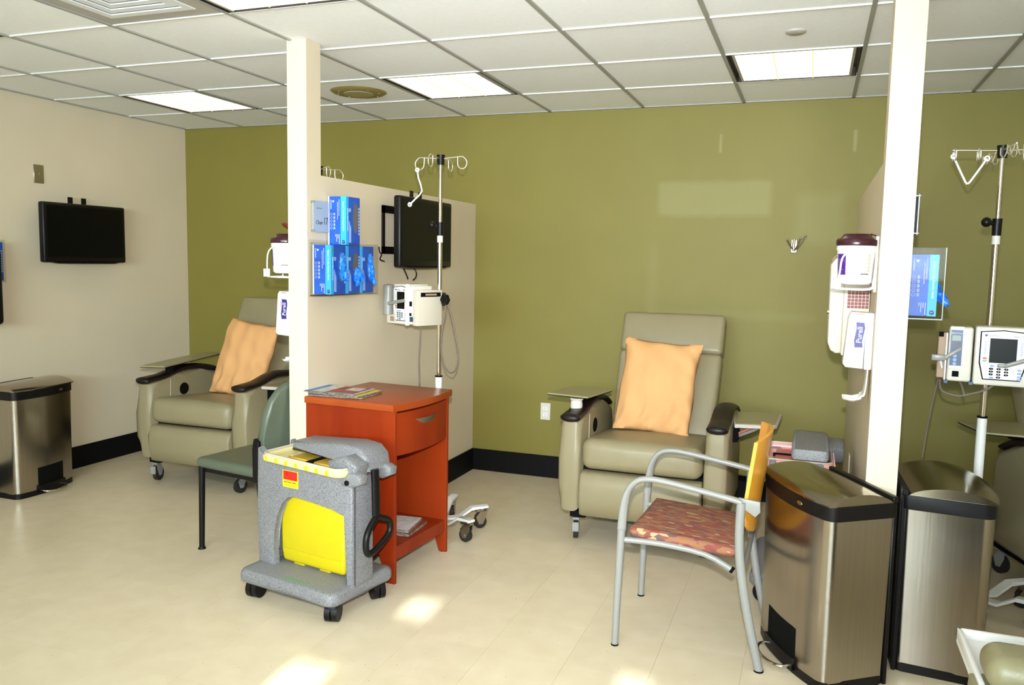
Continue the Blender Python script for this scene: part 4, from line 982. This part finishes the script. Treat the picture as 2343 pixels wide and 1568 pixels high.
arm_strap(pu, (0.150, -0.150, 0.118), (0.05, -0.152, 0.078)); MB().box((0.045, -0.152, 0.079), (0.035, 0.01, 0.014), 0.004, 2).build('strap_hook', M_gmetal, pu)
MB().tube([(0.075, -0.148, 0.072), (0.088, -0.145, 0.045)], 0.004, 6).build('clip_pin', M_wht, pu)
m = MB().b2(0.149, 0.235, -0.135, -0.02, 0.002, 0.226, 0.010, 3).build('side_module', M_wht2, pu)
MB().b2(-0.03, 0.03, -0.022, 0.03, 0.08, 0.15, 0.006, 2).build('pole_clamp', M_dkgrey, pu)
MB().tube([(-0.17, -0.06, 0.0), (-0.16, -0.05, -0.05), (-0.10, -0.05, -0.068), (-0.05, -0.05, -0.055), (0.0, -0.05, -0.035), (0.04, -0.05, 0.0)], 0.0045, 8, smooth=4).tube([(-0.10, -0.06, 0.0), (-0.085, -0.05, -0.03), (-0.075, -0.05, -0.065)], 0.004, 8, smooth=3).build('looped_cable', M_cable, pu)
MB().tube([(-0.175, -0.04, 0.0), (-0.19, -0.02, -0.10), (-0.205, 0.0, -0.25), (-0.215, 0.0, -0.36)], 0.003, 8, smooth=4).build('power_cord', M_cable, pu)

# left pump: seen from its right side
pv = thing('infusion_pump', 'beige infusion pump turned sideways on the iv pole beside the black tv', 'medical pump', (P1[0], P1[1], 1.118), R(-24))
MB().b2(-0.018, 0.022, -0.165, 0.0, 0.0, 0.185, 0.004, 2).build('side_cover', M_beige, pv)
MB().b2(0.0221, 0.0235, -0.145, -0.012, 0.150, 0.172).build('socket_plate', M_matblk, pv)
MB().b2(0.0221, 0.0245, -0.115, -0.040, 0.156, 0.166).build('socket_slot', M_tan, pv)
MB().b2(-0.062, -0.024, -0.165, -0.03, 0.005, 0.205, 0.006, 2).build('right_module', M_wht2, pv)
MB().b2(-0.050, -0.040, -0.190, -0.165, 0.0, 0.215, 0.004, 2).build('module_door', M_wht, pv)
MB().b2(-0.034, -0.022, -0.172, -0.160, 0.02, 0.045).build('blue_clip', M_navy, pv)
MB().b2(-0.036, -0.026, -0.172, -0.160, 0.10, 0.125).b2(-0.036, -0.028, -0.172, -0.160, 0.05, 0.065).build('dark_clip', M_matblk, pv)
MB().b2(-0.195, -0.066, -0.150, -0.02, 0.0, 0.212, 0.006, 2).build('main_unit', M_wht2, pv)
pump_screen(pv, -0.190, -0.072, 0.012, 0.205, -0.1502)
sy = MB().b2(-0.305, -0.20, -0.115, -0.03, -0.005, 0.185, 0.006, 2).build('syringe_module', M_wht2, pv)
m = MB(); m.cyl((-0.262, -0.135, 0.045), (-0.262, -0.135, 0.195), 0.027, n=20); m.sph((-0.262, -0.135, 0.195), 0.028, (1, 1, 0.45)); m.build('syringe_holder', M_gmetal, pv)
MB().b2(-0.268, -0.222, -0.118, -0.114, 0.008, 0.035).build('module_window', M_tan, pv)
MB().b2(-0.215, -0.198, -0.14, -0.10, 0.03, 0.15, 0.003, 1).build('side_plate', M_beige, pv)
arm_strap(pv, (-0.045, -0.198, 0.130), (-0.200, -0.185, 0.108))
MB().tube([(-0.160, -0.175, 0.100), (-0.150, -0.170, 0.052)], 0.0045, 6).build('clip_pin', M_wht, pv)
MB().b2(-0.02, 0.02, 0.0, 0.03, 0.10, 0.17, 0.004, 1).build('pole_clamp', M_dkgrey, pv)
m = MB(); m.cyl((0.02, 0.0, 0.135), (0.045, -0.002, 0.135), 0.012, n=12)
for k in range(6):
    a = k*PI/3; m.cyl((0.060+0.016*math.cos(a), -0.004, 0.135+0.016*math.sin(a)), (0.060+0.016*math.cos(a), -0.022, 0.135+0.016*math.sin(a)), 0.0135, n=10)
m.build('clamp_knob', M_blk, pv)
MB().tube([(0.062, -0.01, 0.122), (0.060, -0.01, 0.07), (0.035, -0.01, -0.03), (0.025, -0.005, -0.13), (0.045, 0, -0.21), (0.085, 0, -0.245), (0.125, 0, -0.235), (0.150, 0, -0.18), (0.150, 0, -0.12), (0.125, 0, -0.03), (0.095, 0, 0.06), (0.072, -0.005, 0.122)], 0.0042, 8, smooth=5).build('looped_cord', M_cable, pv)
MB().tube([(-0.03, -0.10, 0.0), (-0.035, -0.10, -0.08), (-0.042, -0.10, -0.18), (-0.050, -0.09, -0.30), (-0.052, -0.08, -0.45)], 0.0045, 8, smooth=4).build('power_cord', M_cable, pv)

# ------------------------------------------------------------------ tvs
def tv(label, loc, rz, dist=0.10, bx=-0.30):
    # local: screen faces -y, wall at y=+dist ; origin at the centre of the back
    t = thing('tv', label, 'tv', loc, rz, 'small wall mounted tvs')
    MB().b2(-0.325, 0.325, -0.045, 0.0, -0.19, 0.19, 0.012, 3).build('casing', M_tvblk, t)
    MB().b2(-0.300, 0.300, -0.0475, -0.044, -0.155, 0.168).build('screen', M_screen, t)
    m = MB(); m.prism([(-0.27, -0.188), (0.27, -0.188), (0.22, -0.197), (-0.22, -0.197)], -0.046, -0.01, 'y'); m.build('speaker_bar', M_tvblk, t)
    MB().b2(-0.24, 0.24, 0.0, 0.03, -0.12, 0.12, 0.008, 2).build('back_bulge', M_tvblk, t)
    for xx in (-0.07, 0.035):
        m = MB(); m.b2(xx, xx+0.035, 0.030, 0.036, -0.15, 0.235); 
        for zz in (0.205, 0.225): m.b2(xx+0.008, xx+0.027, 0.0365, 0.038, zz-0.006, zz+0.006)
        m.build('mount_rail', M_blk, t)
    m = MB(); m.b2(-0.13, 0.13, 0.036, dist-0.002, 0.02, 0.05); m.b2(-0.20, 0.40, dist-0.012, dist-0.002, 0.115, 0.150) if False else None
    m.build('mount_arm', M_blk, t)
    m = MB(); m.b2(bx, 0.10, dist-0.012, dist-0.001, 0.10, 0.14); m.b2(bx, 0.10, dist-0.012, dist-0.001, -0.12, -0.08); m.b2(bx, bx+0.02, dist-0.012, dist-0.001, -0.12, 0.14); m.build('wall_bracket', M_blk, t)
    return t
tva = tv('black wall mounted tv above the trash can on the cream left wall', (XL+0.09, -1.075, 1.588), R(90), 0.09, -0.22)
tvb = tv('black wall mounted tv on the near partition above the infusion pump', (PX1+0.085, -1.00, 1.606), R(90), 0.085)
m = MB(); m.tube([(-0.20, 0.02, -0.17), (-0.19, 0.0, -0.21), (-0.17, -0.01, -0.255)], 0.0035, 8, smooth=4); m.build('cable', M_blk, tvb); m = MB(); m.tube([(-0.08, 0.02, -0.17), (-0.055, 0.0, -0.215), (-0.075, -0.01, -0.245), (-0.11, -0.01, -0.262)], 0.0035, 8, smooth=4)
m.build('cable', M_blk, tvb); m = MB(); m.tube([(-0.37, 0.06, -0.085), (-0.38, 0.05, -0.11), (-0.36, 0.05, -0.125), (-0.375, 0.05, -0.15), (-0.33, 0.05, -0.16)], 0.0035, 8, smooth=4)
m.build('cable', M_blk, tvb)

# ------------------------------------------------------------------ wall plates, hook, signs
t = thing('switch_plate', 'brass coloured blank switch plate high on the left wall', 'switch plate', (XL+0.001, -1.31, 1.955))
MB().b2(0, 0.006, -0.036, 0.036, -0.058, 0.058, 0.002, 1).build('plate', M_nickel, t); MB().cyl((0.006, 0, 0), (0.008, 0, 0), 0.004, n=10).build('screw', M_chrome, t)
t = thing('wall_outlet', 'white duplex power outlet low on the green wall', 'outlet', (2.448, -0.001, 0.452))
MB().b2(-0.035, 0.035, -0.006, 0, -0.058, 0.058, 0.002, 1).build('plate', M_wht2, t)
for zz in (0.021, -0.021):
    q = MB().b2(-0.017, 0.017, -0.0075, -0.005, zz-0.014, zz+0.014, 0.001, 1).build('receptacle', M_wht, t)
    MB().b2(-0.008, -0.0055, -0.008, -0.0065, zz-0.001, zz+0.008).b2(0.0055, 0.008, -0.008, -0.0065, zz-0.001, zz+0.008).cyl((0, -0.0065, zz-0.008), (0, -0.008, zz-0.008), 0.0028, n=8).build('slot', M_tan, q)
t = thing('wall_outlet', 'white outlet plate low on the second partition behind the trash can', 'outlet', (QX0-0.001, -0.80, 0.46))
MB().b2(-0.006, 0, -0.035, 0.035, -0.058, 0.058, 0.002, 1).build('plate', M_wht2, t)
t = thing('coat_hook', 'small chrome three pronged coat hook on the green wall', 'hook', (3.985, -0.001, 1.585))
MB().b2(-0.018, 0.018, -0.006, 0, -0.045, 0.035, 0.006, 3).build('plate', M_nickel, t)
m = MB(); m.tube([(0, -0.008, -0.035), (-0.003, -0.014, 0.0), (0.0, -0.012, 0.035)], 0.008, 10)
for dx, dz in ((-0.04, 0.03), (0.035, 0.04), (0.062, 0.055)): m.tube([(0, -0.01, -0.03), (dx*0.5, -0.03, -0.005), (dx, -0.05, dz)], 0.0042, 8, smooth=3); m.sph((dx, -0.05, dz), 0.007, n=8)
m.build('prong', M_nickel, t, ang=60)

def bay_sign(label, loc, side, num):
    t = thing('bay_sign', label, 'sign', loc)
    MB().b2(0.010*side, 0.014*side, -0.070, 0.070, -0.072, 0.072, 0.0008, 1).build('plate', M_sign, t)
    m = MB()
    for yy in (-0.066, 0.066):
        for zz in (-0.066, 0.066): m.cyl((0, yy, zz), (0.017*side, yy, zz), 0.005, n=10)
    m.build('standoff', M_nickel, t)
    if num:
        MB().text('Chair', 0.026, frame((0.0142*side, -0.02, -0.028), (0, side, 0), (0, 0, 1))).text(num, 0.047, frame((0.0142*side, 0.032, -0.021), (0, side, 0), (0, 0, 1)), sx=0.8).build('lettering', M_text, t)
        MB().cyl((0.0142*side, -0.038, 0.038), (0.0146*side, -0.038, 0.038), 0.003, n=8).b2(0.0141*side, 0.0145*side, -0.033, 0.0, 0.037, 0.039).build('emblem', M_text, t)
    return t
bay_sign('square frosted sign reading Chair 17 on the near partition', (PX1, -1.888, 1.650), 1, '17')
bay_sign('small frosted bay sign seen edge on, fixed to the right side of the second post', (QX1, -1.905, 1.650), 1, None)

# ------------------------------------------------------------------ glove boxes
def glove_box(label, loc, rz, state, grp, wide=0.03):
    # local: x width 0.125, y depth 0.10 (front at y=-0.10, back at 0), z height 0.23; the printed narrow side is x=-w/2
    W, D, Z = 0.125, 0.098, 0.228
    t = thing('glove_box', label, 'glove box', loc, rz, grp)
    c = MB().b2(-W/2, W/2, -D, 0, 0, Z, 0.001, 1).build('carton', M_blue, t)
    e = 0.0006
    MB().b2(-W/2-e, -W/2+0.02, -D-e, -D+0.030, 0.0005, Z-0.0005).build('cyan_band', M_cyan, c)
    MB().b2(-W/2-e, -W/2+0.002, -0.006, 0.0005, 0, Z).build('pale_edge', M_wht, c)
    p = MB()
    Ms = lambda y, z: frame((-W/2-2*e, y, z), (0, 0, -1), (0, -1, 0))
    p.text('Esteem Tru-Blu Stretchy Nitrile', 0.0125, Ms(-D+0.014, 0.135), sx=0.86)
    p.text('Powder-Free Nitrile Exam Gloves', 0.0062, Ms(-D+0.038, 0.175), sx=0.9); p.text('Guantes De Examinacion De Nitrilo', 0.0062, Ms(-D+0.046, 0.16), sx=0.9)
    p.text('CardinalHealth', 0.0075, Ms(-0.016, 0.19)); p.lathe([(0, 0.0003), (0.007, 0.0003), (0.007, 0)], n=3, M=Ms(-0.028, 0.205))
    for k, ln in enumerate((0.045, 0.02, 0.035, 0.012)): p.b2(-W/2-2*e, -W/2, -D+0.036+k*0.007, -D+0.0375+k*0.007, 0.05-ln, 0.05)
    Mf = lambda x, z: frame((x, -D-2*e, z), (0, 0, -1), (1, 0, 0))
    p.text('Latex-Free  Esteem Tru-Blu Stretchy', 0.008, Mf(-W/2+0.014, 0.12), sx=0.9)
    p.lathe([(0.007, 0), (0.007, 0.0004), (0.0088, 0.0004), (0.0088, 0)], n=18, M=frame((-W/2+0.032, -D-e, 0.165), (1, 0, 0), (0, 0, 1)))
    p.lathe([(0, 0.0004), (0.004, 0.0004), (0.004, 0)], n=3, M=frame((-W/2+0.032, -D-e, 0.165), (1, 0, 0), (0, 0, 1)))
    p.build('box_print', M_print, c)
    q = MB()
    for k in range(5):
        q.lathe([(0.0045, 0), (0.0045, 0.0004), (0.0062, 0.0004), (0.0062, 0)], n=14, M=frame((-W/2-e, -0.018, 0.145-0.0165*k), (0, 0, -1), (0, -1, 0)))
        q.b2(-W/2-2*e, -W/2, -0.038, -0.030, 0.139-0.0165*k, 0.151-0.0165*k)
    for k in range(4): q.b2(-W/2+0.026+k*0.005, -W/2+0.028+k*0.005, -D-2*e, -D, 0.012, 0.115-0.01*k)
    for k in range(9): q.b2(W/2-0.014, W/2-0.004, -D-2*e, -D, 0.05+k*0.015, 0.060+k*0.015)
    q.build('pale_print', M_printb, c)
    b_ = MB().lathe([(0, 0.0004), (0.0085, 0.0004), (0.0085, 0)], n=18, M=frame((-W/2-e, -D+0.014, 0.014), (0, 0, -1), (0, -1, 0))).build('size_dot', M_indigo, c)
    MB().text('L', 0.012, frame((-W/2-2*e-0.0004, -D+0.014, 0.014), (0, 0, -1), (0, -1, 0))).build('size_letter', M_print, b_)
    # oval opening
    MB().lathe([(0, 0.0005), (1, 0.0005), (1, 0)], n=28, M=frame((0.022, -D-e, 0.128), (1, 0, 0), (0, 0, 1)) @ Matrix.Diagonal((0.024, 0.072, 1, 1))).build('opening', M_glovehole, c)
    if state:
        rnd = random.Random(state); m = MB()
        z0, z1 = {1: (0.065, 0.195), 2: (0.05, 0.125), 3: (0.06, 0.195), 4: (0.05, 0.13)}[state]
        hzz = (z1-z0)/2; zc = (z0+z1)/2
        m.sph((0.022, -D-0.003, zc), 1.0, (0.019, 0.012, hzz*1.02), n=18)
        for k in range(3 if state != 4 else 4):
            a = rnd.uniform(-1, 1); zz = z0+rnd.uniform(0.0, 0.5)*(z1-z0)
            m.tube([(0.022, -D-0.006, zz+0.025), (0.022+0.014*a, -D-0.018, zz+0.008), (0.022+0.034*a, -D-0.024-(0.022 if state == 4 else 0), zz-0.012-0.006*k)], (0.013, 0.007), 10, smooth=4)
        p1, p2 = rnd.uniform(0, 6), rnd.uniform(0, 6)
        for v in m.bm.verts:
            c_ = v.co; q_ = 0.0042*math.sin(210*c_.z+90*c_.x+p1)+0.003*math.sin(380*c_.x-160*c_.z+p2)
            v.co = Vector((c_.x+q_*0.8, c_.y-abs(q_)*0.9, c_.z+0.002*math.sin(300*c_.x+p2)))
        m.build('gloves', M_glove, t, ang=40)
    return t
# local -y must face +x: rotation 90 deg ; local x -> world +y
HX = PX1+0.010
for k, (yy, st, ds) in enumerate(((-1.895, 1, 'glove box in the near clear holder closest to the post, glove hanging out'),
                                  (-1.765, 2, 'middle glove box in the clear holder, gloves bunched low in a half empty opening'),
                                  (-1.635, 3, 'third glove box in the clear holder, nearest the tv'))):
    glove_box(ds, (HX, yy, 1.290), R(90), st, 'glove boxes in the near holder')
glove_box('glove box standing upright on top of the clear holder, with an empty grey opening', (HX, -1.765, 1.521), R(90), 0, 'glove boxes in the near holder')
t = thing('glove_box_holder', 'clear acrylic holder for three glove boxes on the near partition', 'holder', (PX1, -1.765, 1.28))
m = MB().b2(0.001, 0.004, -0.215, 0.235, -0.004, 0.262).b2(0.114, 0.117, -0.205, 0.225, 0.0, 0.25).b2(0.001, 0.117, -0.205, 0.225, 0.0, 0.004).b2(0.001, 0.117, -0.205, -0.202, 0.0, 0.25).b2(0.001, 0.117, 0.222, 0.225, 0.0, 0.25)
m.build('acrylic_panel', M_clear, t)
MB().cyl((0.004, -0.190, 0.245), (0.008, -0.190, 0.245), 0.005, n=10).cyl((0.117, -0.198, 0.215), (0.119, -0.198, 0.215), 0.006, n=10).build('screw', M_chrome, t)
# second holder on the far side of the second partition
glove_box('blue glove box with cyan stripe in the clear holder right of the second post', (QX1+0.008, -1.775, 1.284), R(90), 4, 'glove boxes right of the second post')
t = thing('glove_box_holder', 'clear acrylic holder right of the second post with a single glove box', 'holder', (QX1, -1.765, 1.275))
MB().b2(0.001, 0.004, -0.085, 0.235, -0.002, 0.262).b2(0.124, 0.128, -0.08, 0.225, 0.0, 0.262).b2(0.001, 0.128, -0.08, 0.225, 0.0, 0.004).b2(0.001, 0.128, -0.082, -0.079, 0.0, 0.262).build('acrylic_panel', M_clear, t)
MB().b2(0.125, 0.128, -0.083, -0.079, 0.0, 0.262).b2(0.001, 0.128, -0.083, -0.080, -0.003, 0.001).build('acrylic_edge', M_glassedge, t)
# glove box at the left edge of the frame (on the left wall)
glove_box('blue glove box cut off by the left edge of the picture', (XL+0.008, -1.72, 1.288), R(90), 0, 'glove boxes on the left wall')
t = thing('glove_box_holder', 'clear holder with glove boxes at the left edge, on the left wall', 'holder', (XL, -1.765, 1.28))
MB().b2(0.001, 0.004, -0.18, 0.125, -0.004, 0.262).b2(0.114, 0.117, -0.17, 0.115, 0.0, 0.25).b2(0.001, 0.117, -0.17, 0.115, 0.0, 0.004).b2(0.001, 0.117, 0.112, 0.115, 0, 0.25).build('acrylic_panel', M_clear, t)
t = thing('dark_object', 'unidentified dark rounded object just showing at the left edge in front of the glove box', 'unidentified object', (XL+0.155, -1.866, 1.25))  # unidentified dark shape; strap and hook are added to hold it
MB().box((0, 0, 0), (0.055, 0.30, 0.44), 0.026, 4).build('dark_body', M_blk, t, ang=60)
MB().tube([(0, -0.10, 0.21), (-0.05, -0.10, 0.30), (-0.145, -0.08, 0.36), (-0.145, 0.0, 0.365), (-0.05, 0.02, 0.30), (0, 0.02, 0.21)], 0.007, 8, smooth=4).build('strap', M_blk, t)
MB().cyl((-0.154, -0.04, 0.362), (-0.135, -0.04, 0.362), 0.012, n=12).build('wall_hook', M_nickel, t)

# ------------------------------------------------------------------ wipes tubs, brackets, sanitizers
def wipes(label, x, y, z, side, open_lid=False):
    t = thing('wipes_tub', label, 'wipes tub', (x, y, z), 0)
    MB().lathe([(0, 0.0), (0.052, 0.0), (0.060, 0.008), (0.064, 0.10), (0.0665, 0.125), (0.069, 0.127), (0.069, 0.134), (0.067, 0.136), (0.069, 0.138), (0.069, 0.146), (0.066, 0.148), (0, 0.148)], n=36).build('tub', M_wht, t, ang=50)
    l = MB(); l.lathe([(0.0705, 0.142), (0.0715, 0.146), (0.0715, 0.162), (0.067, 0.168), (0.058, 0.170), (0.045, 0.186), (0, 0.188)], n=36); lid = l.build('lid', M_lid, t, ang=45)
    if open_lid:
        MB().lathe([(0, 0.0), (0.035, 0.0), (0.038, 0.004), (0.03, 0.010), (0, 0.012)], n=20, M=Matrix.Translation((0.0, 0.02, 0.215)) @ Matrix.Rotation(R(-28), 4, 'X') @ Matrix.Rotation(R(18), 4, 'Y')).build('open_cap', mat('cap_red_brown', (0.20, 0.015, 0.012), 0.25), t)
        MB().tube([(0.0, 0.055, 0.180), (0.0, 0.058, 0.205)], 0.005, 8).build('cap_hinge', M_lid, t)
    else: MB().tube([(side*0.045, 0, 0.186), (side*0.072, 0, 0.175), (side*0.080, 0, 0.148)], 0.0025, 8, smooth=4).build('lid_strap', M_lid, t)
    def patch(a0, a1, z0, z1, rr0, mm, nm):
        q = MB()
        def g(u, v):
            a = R(a0+(a1-a0)*u); z_ = z0+(z1-z0)*v; r_ = 0.0607+0.004*(z_-0.008)/0.117+rr0; return (r_*math.cos(a), r_*math.sin(a), z_)
        q.grid(g, 12, 3); return q.build(nm, mm, t, fix=False)
    # label panels wrapped on the near side (facing -y = 270 deg)
    patch(198, 236, 0.035, 0.112, 0.0012, M_purple, 'purple_panel')
    pr = patch(200, 232, 0.085, 0.0855, 0.0016, M_print, 'panel_line'); 
    for zz in (0.09, 0.078, 0.07, 0.062, 0.054, 0.046, 0.04): patch(203, 203+random.Random(int(zz*1e4)).randint(16, 28), zz, zz+0.0012, 0.0017, M_printb, 'panel_line')
    patch(276, 318, 0.045, 0.112, 0.0012, mat('label_grey', (0.50, 0.46, 0.42), 0.6), 'grey_panel')
    for zz in (0.1, 0.085, 0.07, 0.056): patch(284, 314, zz, zz+0.0018, 0.0017, M_wht, 'panel_line')
    patch(284, 314, 0.036, 0.041, 0.0013, mat('barcode_grey', (0.18, 0.15, 0.14), 0.6), 'barcode')
    return t
WY = -1.90
def bracket(label, x, y, z, side, sgnwall):
    # wire bracket hung on the partition face; side: direction from wall to tub (-1 = towards -x)
    t = thing('tub_bracket', label, 'bracket', (0, 0, 0))
    MB().b2(sgnwall+side*0.001, sgnwall+side*0.010, y-0.012, y+0.012, z-0.02, z+0.185).build('wall_strip', M_wmetal, t)
    m = MB()
    for s in (-1, 1):
        m.tube([(sgnwall+side*0.008, y+s*0.02, z+0.13), (x+side*0.0, y+s*0.072, z+0.135), (x+side*0.045, y+s*0.072, z+0.11), (x+side*0.055, y+s*0.072, z+0.05), (x+side*0.062, y+s*0.055, z-0.012)], 0.0036, 8, smooth=5)
    m.tube([(sgnwall+side*0.008, y-0.03, z+0.09), (sgnwall+side*0.012, y-0.03, z+0.02), (sgnwall+side*0.022, y-0.03, z-0.010), (x+side*0.062, y-0.045, z-0.010), (x+side*0.062, y+0.045, z-0.010), (sgnwall+side*0.022, y+0.03, z-0.010), (sgnwall+side*0.012, y+0.03, z+0.02)], 0.004, 8, smooth=4)
    m.build('wire', M_wmetal, t, ang=60)
    c = MB().b2(x+side*0.048, x+side*0.083, y-0.064, y-0.060, z-0.010, z+0.027, 0.001, 1).build('tag', M_wht, t)
    MB().text('Color', 0.007, frame((x+side*0.071, y-0.0642, z+0.016), (1, 0, 0), (0, 0, 1))).text('Thru', 0.008, frame((x+side*0.058, y-0.0642, z+0.006), (1, 0, 0), (0, 0, 1))).build('tag_print', M_text, c)
    return t
wx = QX0-0.075
wipes('white wipes tub with closed maroon lid on the second post', wx, WY, 1.397, 1)
bracket('white wire bracket holding the wipes tub on the second post', wx, WY, 1.390, -1, QX0)
wx1 = PX0-0.075
wipes('white wipes tub with flipped open lid on the left side of the near post', wx1, WY, 1.382, 1, True)
bracket('white wire bracket holding the wipes tub beside the near post', wx1, WY, 1.375, -1, PX0)

def sanitizer(label, xw, y, z, trayl=True):
    # mounted on a face at xw, protruding towards -x
    t = thing('sanitizer_dispenser', label, 'dispenser', (xw, y, z), 0)
    MB().prism([(-0.084, 0.195), (-0.088, 0.185), (-0.100, 0.012), (-0.090, 0.0), (-0.03, -0.004), (-0.026, 0.205), (-0.078, 0.208)], -0.055, 0.055, 'y', 0.006, 3).build('cover', M_wht, t, ang=50)
    MB().b2(-0.027, -0.001, -0.052, 0.052, -0.006, 0.205, 0.003, 1).build('back_plate', M_wht, t)
    MB().b2(-0.065, -0.035, -0.0556, -0.054, 0.198, 0.203).build('slot', M_tan, t)
    Mt = frame((-0.048, -0.0562, 0.125), (0.05, 0, 1), (-1, 0, 0.05)) @ Matrix.Diagonal((1.25, 1.35, 1, 1))
    lg = MB()
    P = [(-0.038, -0.0115), (-0.02, -0.0085), (0.02, -0.0125), (0.036, -0.009), (0.036, 0.012), (0.018, 0.009), (-0.02, 0.0125), (-0.040, 0.009)]
    lg.prism(P, 0, 0.0006, 'z', M=Mt); lg = lg.build('logo_field', M_indigo, t)
    MB().prism([(0.0, 0.0115), (0.024, 0.010), (0.026, 0.017), (0.012, 0.015)], 0.0002, 0.0007, 'z', M=Mt).build('logo_swoosh', M_pinkp, lg)
    MB().text('Purell', 0.0190, Mt @ Matrix.Translation((-0.001, -0.0005, 0.0012)), depth=0.0003, sx=1.12).build('logo_lettering', M_wht, lg)
    m = MB()
    def g(off):
        def f(u, v):
            path = [(-0.010, -0.004), (-0.012, -0.06), (-0.016, -0.10), (-0.030, -0.128), (-0.055, -0.135), (-0.090, -0.130)]
            s_ = u*(len(path)-1); i_ = min(int(s_), len(path)-2); f_ = s_-i_
            x_ = path[i_][0]*(1-f_)+path[i_+1][0]*f_; z_ = path[i_][1]*(1-f_)+path[i_+1][1]*f_
            wy_ = 0.045 if u < 0.8 else 0.045*(1-((u-0.8)/0.2)**2*0.6)
            return (x_+off[0], (2*v-1)*wy_, z_+off[1]+0.010*abs(2*v-1)**3*(1 if u > 0.5 else 0))
        return f
    A = m.grid(g((0, 0)), 15, 6); B = m.grid(g((-0.004, 0.006)), 15, 6)
    for i_ in range(15):
        for jj in (0, 6): m.bm.faces.new((A[i_][jj], A[i_+1][jj], B[i_+1][jj], B[i_][jj]))
    for j_ in range(6):
        for ii in (0, 15): m.bm.faces.new((A[ii][j_], A[ii][j_+1], B[ii][j_+1], B[ii][j_]))
    m.build('drip_tray', M_wht, t, ang=50)
    return t
sanitizer('white hand sanitizer dispenser with drip tray on the second post', QX0, -1.87, 1.087)
sanitizer('white hand sanitizer dispenser half hidden on the left side of the near post', PX0, -1.90, 1.090)

# sharps wall cabinet with red bin behind a grid window
t = thing('sharps_wall_cabinet', 'beige locking wall cabinet with red bin behind a grid, between wipes tub and green wall', 'wall cabinet', (QX0, -1.62, 1.10))
c = MB(); c.b2(-0.10, -0.001, -0.008, 0.30, 0.0, 0.385, 0.006, 2); c.build('cabinet_body', M_beige, t)
MB().prism([(-0.140, 0.02), (-0.152, 0.05), (-0.155, 0.37), (-0.135, 0.398), (-0.098, 0.402), (-0.098, 0.01), (-0.12, 0.008)], -0.012, 0.31, 'y', 0.008, 3).build('front_door', M_beige, t, ang=50)
MB().b2(-0.086, -0.006, -0.012, -0.009, 0.195, 0.275).build('window_opening', M_darkred, t)
m = MB()
for k in range(7): m.b2(-0.087+k*0.0135, -0.0855+k*0.0135, -0.0145, -0.012, 0.193, 0.277)
for k in range(7): m.b2(-0.087, -0.005, -0.0145, -0.012, 0.193+k*0.0135, 0.1945+k*0.0135)
m.build('window_grid', M_beige, t)
MB().cyl((-0.158, 0.05, 0.175), (-0.148, 0.05, 0.175), 0.010, n=14).build('lock', M_nickel, t)
MB().tube([(-0.150, 0.0, 0.385), (-0.135, 0.0, 0.405), (-0.10, 0.0, 0.405)], 0.003, 8, smooth=3).build('handle_wire', M_nickel, t)
# grey and red bucket on the floor in the third bay
t = thing('floor_bucket', 'small grey floor bucket with red button in the dark third bay', 'bucket', (4.90, -0.62, 0))
MB().lathe([(0, 0), (0.08, 0), (0.10, 0.03), (0.105, 0.12), (0.09, 0.15), (0, 0.16)], n=24).build('tub', M_dkgrey, t, ang=50)
MB().lathe([(0.0, 0.16), (0.05, 0.16), (0.06, 0.20), (0.05, 0.30), (0, 0.32)], n=20).build('motor_cap', M_blk, t, ang=50); MB().sph((0.02, -0.085, 0.16), 0.018).build('button', M_red, t)
